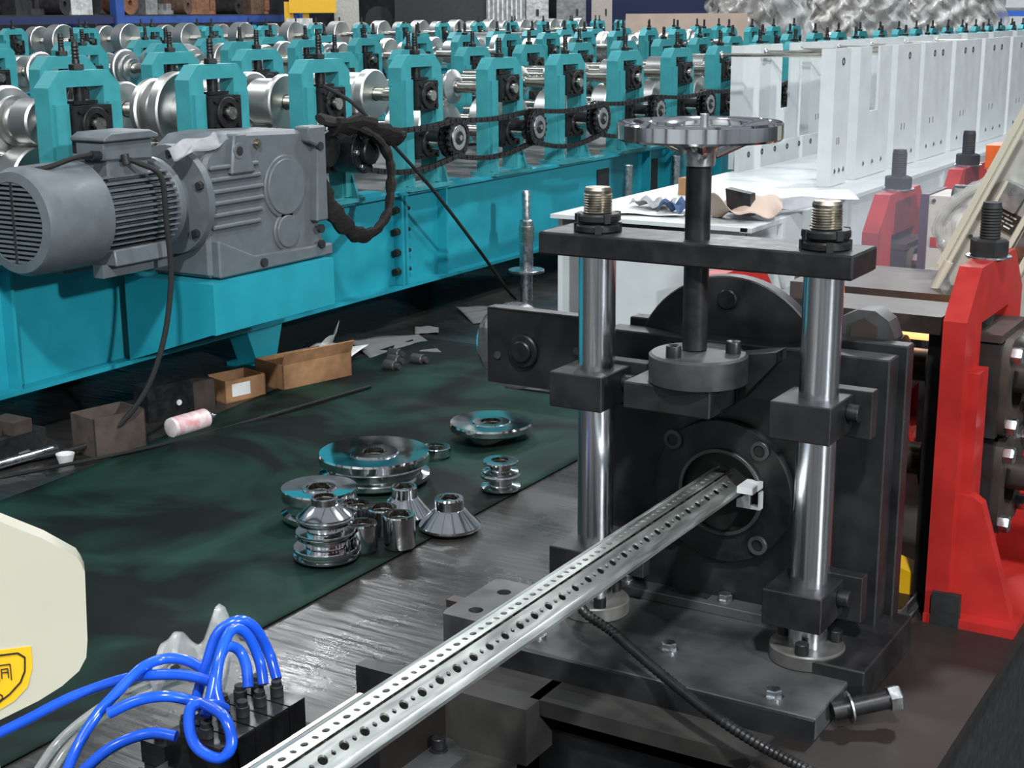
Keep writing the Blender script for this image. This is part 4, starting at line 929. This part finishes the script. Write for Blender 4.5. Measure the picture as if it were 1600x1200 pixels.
# ================================================================== CREAM ENCLOSURE, left foreground
t = thing('cream_cabinet', 'glossy cream machine cover with a yellow sticker, lower left corner', 'machine cover', (-.868, .754, 0), R_(49))
poly = [(-.45, .70), (-.16, .715), (-.060, .755), (-.029, .767), (-.010, .777), (.004, .788), (.0105, .799), (.0125, .814), (.0148, .872), (.0125, .879), (.0095, .885), (-.014, .903), (-.045, .921), (-.16, .975), (-.45, .99)]
G().prism(poly, 'xz', .0, .022).out('shell', cream, t, bevel=.006)
G().prism([(-.42, .60), (-.06, .60), (-.09, .84), (-.42, .84)], 'xz', .022, .10).out('back_shell', cream, t, bevel=.004)
G().box(-.40, -.12, .03, .20, .0, .60).out('pedestal', cream, t, bevel=.005)
st = G().prism([(-.12, .75), (-.062, .763), (-.047, .7705), (-.036, .781), (-.031, .797), (-.0305, .815), (-.12, .815)], 'xz', -.0012, .0).out('sticker', yellow, t)
st2 = G()
def frame_loop(g, pts, w_, y0, y1):
    for a, b in zip(pts, pts[1:]):
        a, b = Vector((a[0], 0, a[1])), Vector((b[0], 0, b[1])); d = (b - a).normalized(); n = Vector((-d.z, 0, d.x)) * w_ / 2
        A = [g.b.verts.new(p + Vector((0, y, 0))) for y in (y0, y1) for p in (a - n, b - n, b + n, a + n)]
        for f in ((0, 1, 2, 3), (4, 7, 6, 5), (0, 4, 5, 1), (1, 5, 6, 2), (2, 6, 7, 3), (3, 7, 4, 0)): g.b.faces.new([A[i] for i in f])
frame_loop(st2, [(-.11, .811), (-.041, .811), (-.036, .8065), (-.037, .795), (-.041, .786), (-.050, .777), (-.062, .769), (-.11, .757)], .0013, -.0022, -.0012)
st2.out('border_line', inkb, st)
# the characters on the sticker, drawn as strokes
st3 = G()
ch = [[(-.0565, .8025), (-.0475, .8025), (-.0475, .789)], [(-.0565, .8025), (-.0565, .789)], [(-.0545, .799), (-.0495, .799)], [(-.054, .796), (-.050, .796)], [(-.0545, .799), (-.0545, .791)], [(-.0495, .799), (-.0495, .791)]]
for dx in (0, -.013, -.026):
    for q in ch: frame_loop(st3, [(x + dx, z) for x, z in q], .0008, -.0022, -.0012)
frame_loop(st3, [(-.058, .7725), (-.0555, .7745), (-.0555, .7765), (-.058, .7785)], .0008, -.0022, -.0012); frame_loop(st3, [(-.060, .774), (-.060, .777)], .0008, -.0022, -.0012)
st3.out('printed_characters', inkb, st)

# ================================================================== VALVE ISLAND WITH AIR HOSES
t = thing("valve_block", "black pneumatic valve block with push-in fittings beside the strip", "valve block", (-1.145, 1.26, .425))
dv = Vector((0, 1, 0))
rzv = -math.atan2(dv.x, dv.y)
t.rotation_euler = (0, 0, rzv)
for k in range(5):
    v = G().box(-.04, .045, -.10 + k * .032, -.071 + k * .032, .0, .045).out('valve', black, t, bevel=.003)
    for x in (-.02, .012): G().cyl((x, -.085 + k * .032, .045), 'Z', .0085, .014, 12, .001).cyl((x, -.085 + k * .032, .059), 'Z', .0068, .006, 12).out('fitting', greyd, v)
G().box(-.05, .055, -.115, .075, -.03, .0).out('manifold', greyd, t, bevel=.002)
G().box(-.045, .05, -.11, .07, -.425, -.03).out('support', blackpl, t)
t = thing('aluminium_rail', 'bright aluminium mounting rail between valve block and strip', 'rail', (-.985, 1.18, .50)); t.rotation_euler = (0, 0, 0)
G().box(-.012, .012, -.5, .12, -.015, .0).box(-.016, -.01, -.5, .12, .0, .008).out('rail', alu, t)
G().box(-.012, .012, -.5, .12, -.50, -.015).out('web', blackpl, t)
hl = ['blue air hose arching highest over the valve block', 'blue air hose arch just inside the highest one', 'blue air hose looping down before the valve block', 'blue air hose sweeping to the left frame edge', 'blue air hose crossing in front toward the bottom edge', 'blue air hose with a cut end hovering left of the valve block', 'low blue air hose curving to the bottom edge', 'innermost blue air hose arch above the valve block']
def hose(pts, i, r=.0068): return cable('air_hose', pts, r, bluet, hl[i], 'air hose', 'blue air hoses of the valve block', 12)
hose([(-1.138, 1.310, 0.488), (-1.158, 1.320, 0.516), (-1.162, 1.300, 0.557), (-1.172, 1.280, 0.571), (-1.187, 1.260, 0.558), (-1.190, 1.240, 0.523), (-1.196, 1.230, 0.491), (-1.196, 1.220, 0.470)], 0)
hose([(-1.134, 1.280, 0.494), (-1.148, 1.290, 0.521), (-1.158, 1.280, 0.557), (-1.163, 1.260, 0.568), (-1.155, 1.230, 0.552), (-1.147, 1.210, 0.520), (-1.132, 1.200, 0.498)], 1)
hose([(-1.125, 1.200, 0.498), (-1.128, 1.180, 0.512), (-1.140, 1.160, 0.514), (-1.126, 1.140, 0.497), (-1.104, 1.130, 0.483), (-1.071, 1.130, 0.480), (-1.062, 1.140, 0.498), (-1.081, 1.150, 0.521), (-1.131, 1.170, 0.516)], 2)
hose([(-1.164, 1.220, 0.516), (-1.206, 1.220, 0.514), (-1.250, 1.210, 0.508), (-1.296, 1.200, 0.495), (-1.357, 1.170, 0.468), (-1.408, 1.140, 0.437), (-1.487, 1.100, 0.390)], 3)
hose([(-1.195, 1.240, 0.517), (-1.224, 1.240, 0.522), (-1.252, 1.230, 0.521), (-1.261, 1.200, 0.518), (-1.266, 1.160, 0.499), (-1.269, 1.130, 0.482), (-1.273, 1.100, 0.452), (-1.259, 1.060, 0.424)], 4)
hose([(-1.137, 1.200, 0.497), (-1.168, 1.190, 0.502), (-1.190, 1.170, 0.511), (-1.218, 1.150, 0.507), (-1.246, 1.130, 0.492)], 5)
hose([(-1.148, 1.140, 0.483), (-1.174, 1.130, 0.485), (-1.196, 1.110, 0.480), (-1.218, 1.090, 0.465), (-1.242, 1.070, 0.437)], 6)
hose([(-1.132, 1.250, 0.503), (-1.143, 1.260, 0.526), (-1.154, 1.260, 0.544), (-1.157, 1.240, 0.554), (-1.154, 1.220, 0.535), (-1.146, 1.200, 0.512), (-1.140, 1.180, 0.493)], 7)
def clear_hose(pts, i): return cable('clear_hose', pts, .006, clear, ['clear plastic hose running left under the blue hoses', 'lower clear plastic hose beside the first clear one'][i], 'air hose', None, 12)
clear_hose([(-1.222, 1.260, 0.507), (-1.259, 1.240, 0.489), (-1.296, 1.220, 0.472), (-1.335, 1.190, 0.447), (-1.364, 1.150, 0.413), (-1.358, 1.100, 0.386)], 0)
clear_hose([(-1.240, 1.280, 0.486), (-1.280, 1.260, 0.467), (-1.313, 1.240, 0.449), (-1.336, 1.200, 0.434), (-1.360, 1.160, 0.401), (-1.359, 1.120, 0.371)], 1)

sheet('plastic_bag', -1.25, 1.30, .47, .10, .12, .4, film, 'crumpled clear plastic bag between the blue hose arches', 'bag', .05, 7, 21, 14)
t = thing('valve_plug', 'small black electrical plug left of the valve block below the hoses', 'plug', (-1.235, 1.20, .40)); G().box(-.02, .02, -.015, .025, 0, .03).cyl((0, 0, .03), 'Z', .008, .01, 10).out('body', black, t, bevel=.003); G().box(-.018, .018, -.013, .023, -.40, 0).out('support', blackpl, t)

# ================================================================== FAR BACKGROUND
def far_thing(name, label, cat, bearing, dist, group=None, sx=1.):
    t = thing(name, label, cat, polar(bearing, dist), R_(-bearing), group); t.scale = (sx, 1, 1); return t
# blue pallet rack, seen between bearings -46 and -39
t = thing('pallet_rack', 'blue pallet rack with shelves of machine parts at the far left', 'rack', (-15.6, 9.0, 0))
for k, y in enumerate((0, 6.3, 10.3)):
    for x in (0, -1.0): G().box(x - .06, x + .06, y - .08, y + .08, 0, 3.0).out('upright', blue, t)
for y0, y1 in ((.08, 6.22), (6.38, 10.22)):
    for z in (.45, 1.20, 2.1):
        G().box(-.03, .03, y0, y1, z, z + .10).out('beam', blue if y0 > 1 else navy, t); G().box(-1.0, 0, y0, y1, z + .1, z + .12).out('shelf', junkc[2], t)
rj = random.Random(5); jn = {}
def junk(x, y, z, k, where):
    w_, h_, m = rj.uniform(.12, .42), rj.uniform(.12, .45), rj.choice(junkc); cn = m.name.split('_')[1]
    lab = {0: 'stored carton', 1: 'stored machine part', 2: 'stored roll of material'}[k % 3]
    jn[where] = jn.get(where, -1) + 1
    t = thing(['stored_box', 'machine_part', 'stored_roll'][k % 3], f'{cn} {lab[7:].replace(" of material", "")} on the {where}, {ORD[jn[where]]} from left', ['box', 'machine part', 'roll'][k % 3], (x, y, z), rj.uniform(-.3, .3), lab + f's on the {where}')
    if k % 3 == 0: G().box(-.2, .2, -w_ / 2, w_ / 2, 0, h_).box(-.205, .205, -.02, .02, 0, h_ + .003).out('body', m, t, bevel=.008)
    elif k % 3 == 1:
        G().cyl((0, 0, 0), 'Z', w_ / 2, h_ * .3, 12).cyl((0, 0, h_ * .3), 'Z', w_ / 4, h_ * .4, 12).box(-.05, .12, -.05, .05, h_ * .2, h_ * .8).out('body', m, t)
    else: G().lathe((-.2, 0, w_ / 2), 'X', [(.04, 0), (w_ / 2, 0), (w_ / 2, .4), (.04, .4)], 20, True).out('body', m, t)
k = 0
for z, wh in ((.57, 'lower shelf of the blue rack'), (1.32, 'upper shelf of the blue rack')):
    y = 9.3
    while y < 19.0:
        if not 15.1 < y < 15.5: junk(-15.9, y, z, k, wh)
        y += rj.uniform(.28, .5); k += 1
# column, yellow machine, dark racks behind to the right of the rack
t = far_thing('concrete_column', 'pale square column behind the far teal stands', 'column', -37.2, 25); G().box(-.2, .2, -.2, .2, 0, 6).out('shaft', mat('pale_column', (.42, .41, .37), .8), t); t_ = G().box(-.23, .23, -.23, .23, 0, .2).out('plinth', junkc[1], t)
t = far_thing('yellow_machine', 'yellow and white machine left of the pale column', 'machine', -38.6, 24); G().box(-.3, .42, -.3, .3, 1.33, 1.7).box(-.38, -.24, -.2, .2, .2, 1.5).box(-.1, .0, -.2, .2, 0, 1.33).out('frame', yellow, t, bevel=.02); G().box(-.35, .05, -.31, -.25, .85, 1.25).out('white_part', junkc[3], t)
t = far_thing('dark_cabinet', 'row of dark grey cabinets in the far background', 'cabinet', -32.6, 27); G().box(-1.3, 1.0, -.4, .4, 0, 2.2).out('body', junkc[2], t, bevel=.02)
G().box(.3, .98, -.46, -.4, 1.16, 1.9).out('radiator_panel', junkc[1], t)
for q in range(8): G().box(.33 + q * .08, .36 + q * .08, -.475, -.46, 1.18, 1.88).out('slat', junkc[3], t)
for i_, (b, ww) in enumerate(((-36.0, .35), (-41.0, .9), (-45.8, .9), (-33.9, .1))):
    t = far_thing('machine_heap', 'pile of dark machinery, ' + ['right of the pale column', 'behind the blue rack centre', 'behind the blue rack left side', 'left of the dark cabinets'][i_], 'machinery', b, 28)
    g = G()
    for q in range(9): a = rj.uniform(-ww, ww); h = rj.uniform(.6, 1.7); g.box(a, a + rj.uniform(.2, .5), -.3, .2, 0, h)
    g.cyl((0, -.3, 1.2), 'Y', .25, .3, 20).out('body', junkc[2], t, bevel=.01)
t = far_thing('grey_pallet_sheet', 'pale flat sheet stack behind the far stands, centre', 'sheet stack', -31.2, 19, sx=.85); G().box(-.65, .9, -.3, .3, .0, 1.05).out('stack', junkc[3], t, bevel=.01); G().box(-.6, .8, -.32, .28, 1.05, 1.07).out('top_sheet', junkc[1], t)
for b, wd, m_, l in ((-30.3, .5, junkc[3], 'white control cabinet in the centre background'), (-28.75, .4, junkc[1], 'grey control cabinet right of the white one'), (-27.6, .28, beige, 'beige cabinet beside the dark blue banner')):
    t = far_thing('control_cabinet', l, 'cabinet', b, 36, sx=1.38); G().box(-wd / 1.6, wd / 1.6, -.3, .3, .25, 2.2).out('body', m_, t, bevel=.01); G().box(-wd / 2, wd / 2.2, -.31, -.3, .6, 2.0).out('door', m_, t, bevel=.004); G().box(wd * .2, wd * .3, -.33, -.31, 1.25, 1.4).out('handle', junkc[2], t)
t = far_thing('blue_banner_box', 'dark blue long container behind the tan board', 'container', -26.0, 38.5, sx=1.33); G().box(-1.1, 1.2, -.3, .3, .2, 2.2).out('body', navy, t, bevel=.02); G().box(-1.1, 1.2, -.33, -.3, 1.0, 1.05).out('rim', blue, t)
t = far_thing('tan_board', 'long tan board crate behind the teal stands at centre right', 'board', -24.5, 21)
G().prism([(-.85, .2), (.95, .2), (.85, 1.29), (-.8, 1.29)], 'xz', -.1, .1).out('board', tan, t, bevel=.01); G().box(-.86, .96, -.12, .12, .0, .22).out('pallet', card, t)
# film-wrapped machines
def crumple(name, cx, wd, hh, z0, parent, m, seed):
    rn = random.Random(seed); ph = [rn.uniform(0, 9) for _ in range(6)]
    def fn(u, v):
        a = PI * u; bulge = 1 + .10 * math.sin(9 * u + ph[0]) * math.sin(7 * v + ph[1]) + .07 * math.sin(23 * u + ph[2] + 5 * v)
        return Vector((cx - wd * math.cos(a) * bulge * (1 - .25 * v), -.7 * math.sin(a) * bulge, z0 + v * hh * (1 - .12 * math.sin(6 * u + ph[3])) + .04 * math.sin(17 * u + ph[4]) + .02 * math.sin(61 * u + 31 * v))) + Vector((.03 * math.sin(47 * v + 21 * u), .05 * math.sin(53 * u + 17 * v + ph[5]) + .04 * math.sin(37 * v - 29 * u), 0))
    return G().grid(90, 60, fn).out(name, m, parent, solid=.004)
for i_, (b, d_, ww, hh) in enumerate(((-22.0, 22, .78, 1.9), (-18.3, 24, .85, 1.85), (-14.9, 28, .94, 1.95))):
    t = far_thing('wrapped_machine', ['film-wrapped machine behind the first white panels', 'film-wrapped machine, middle one of the wrapped row', 'film-wrapped machine, rightmost, left of the bright blue frame'][i_], 'wrapped machine', b, d_)
    crumple('plastic_film', 0, ww, hh, .1, t, filmw, i_)
    crumple('film_layer', .05, ww * 1.08, hh * .96, .12, t, film, i_ + 7)
    G().box(-ww * .6, ww * .6, -.25, .3, 0, hh * .75).cyl((0, -.2, hh * .5), 'Y', .2, .1, 16).out('machine_body', [tan, junkc[1], card][i_], t, bevel=.02)
t = far_thing('steel_gantry', 'bright blue steel frame before a white sheet, top right corner', 'frame', -12.9, 29, sx=1.26)
brb = mat('bright_blue_paint', (.02, .12, .55), .45)
G().box(-.5, 2.0, -.04, .04, 1.20, 1.30).out('rail', brb, t); G().box(-.14, -.04, -.04, .04, 0, 1.2).out('leg', brb, t); G().box(1.6, 1.7, -.04, .04, 0, 1.2).out('leg', brb, t)
t = far_thing('white_backdrop', 'white sheet wall behind the bright blue frame', 'sheet', -12.9, 31, sx=1.24); G().box(-.7, 2.4, 0, .05, .0, 2.6).out('sheet', white, t); G().box(-.7, 2.4, -.03, 0, 1.32, 1.36).out('seam', junkc[1], t)

# thin smoke drifting up from the hot tube
sm = bpy.data.materials.new('thin_smoke'); sm.use_nodes = True; nt = sm.node_tree; N = nt.nodes; L = nt.links
N.remove(N['Principled BSDF']); pv = N.new('ShaderNodeVolumePrincipled'); pv.inputs['Color'].default_value = (.72, .74, .9, 1)
tc = N.new('ShaderNodeTexCoord'); nz = N.new('ShaderNodeTexNoise'); nz.inputs['Scale'].default_value = 7; nz.inputs['Detail'].default_value = 3
gr = N.new('ShaderNodeTexGradient'); gr.gradient_type = 'SPHERICAL'; mp = N.new('ShaderNodeMapping'); mp.inputs['Scale'].default_value = (3.6, 3.6, 3.0)
L.new(tc.outputs['Object'], nz.inputs['Vector']); L.new(tc.outputs['Object'], mp.inputs[0]); L.new(mp.outputs[0], gr.inputs[0])
mu = N.new('ShaderNodeMath'); mu.operation = 'MULTIPLY'; L.new(gr.outputs['Fac'], mu.inputs[0]); L.new(nz.outputs['Fac'], mu.inputs[1])
m2 = N.new('ShaderNodeMath'); m2.operation = 'MULTIPLY'; m2.inputs[1].default_value = 1.6; L.new(mu.outputs[0], m2.inputs[0]); L.new(m2.outputs[0], pv.inputs['Density'])
L.new(pv.outputs[0], N['Material Output'].inputs['Volume'])
o = G().lathe((0, 0, 0), 'Z', [(0, -.33), (.15, -.28), (.27, 0), (.15, .28), (0, .33)], 20).out('smoke_wisp', sm, loc=(-.80, 2.62, .93))
tag(o, 'faint bluish smoke wisp before the red stand right of the crosshead', 'smoke', kind='stuff')
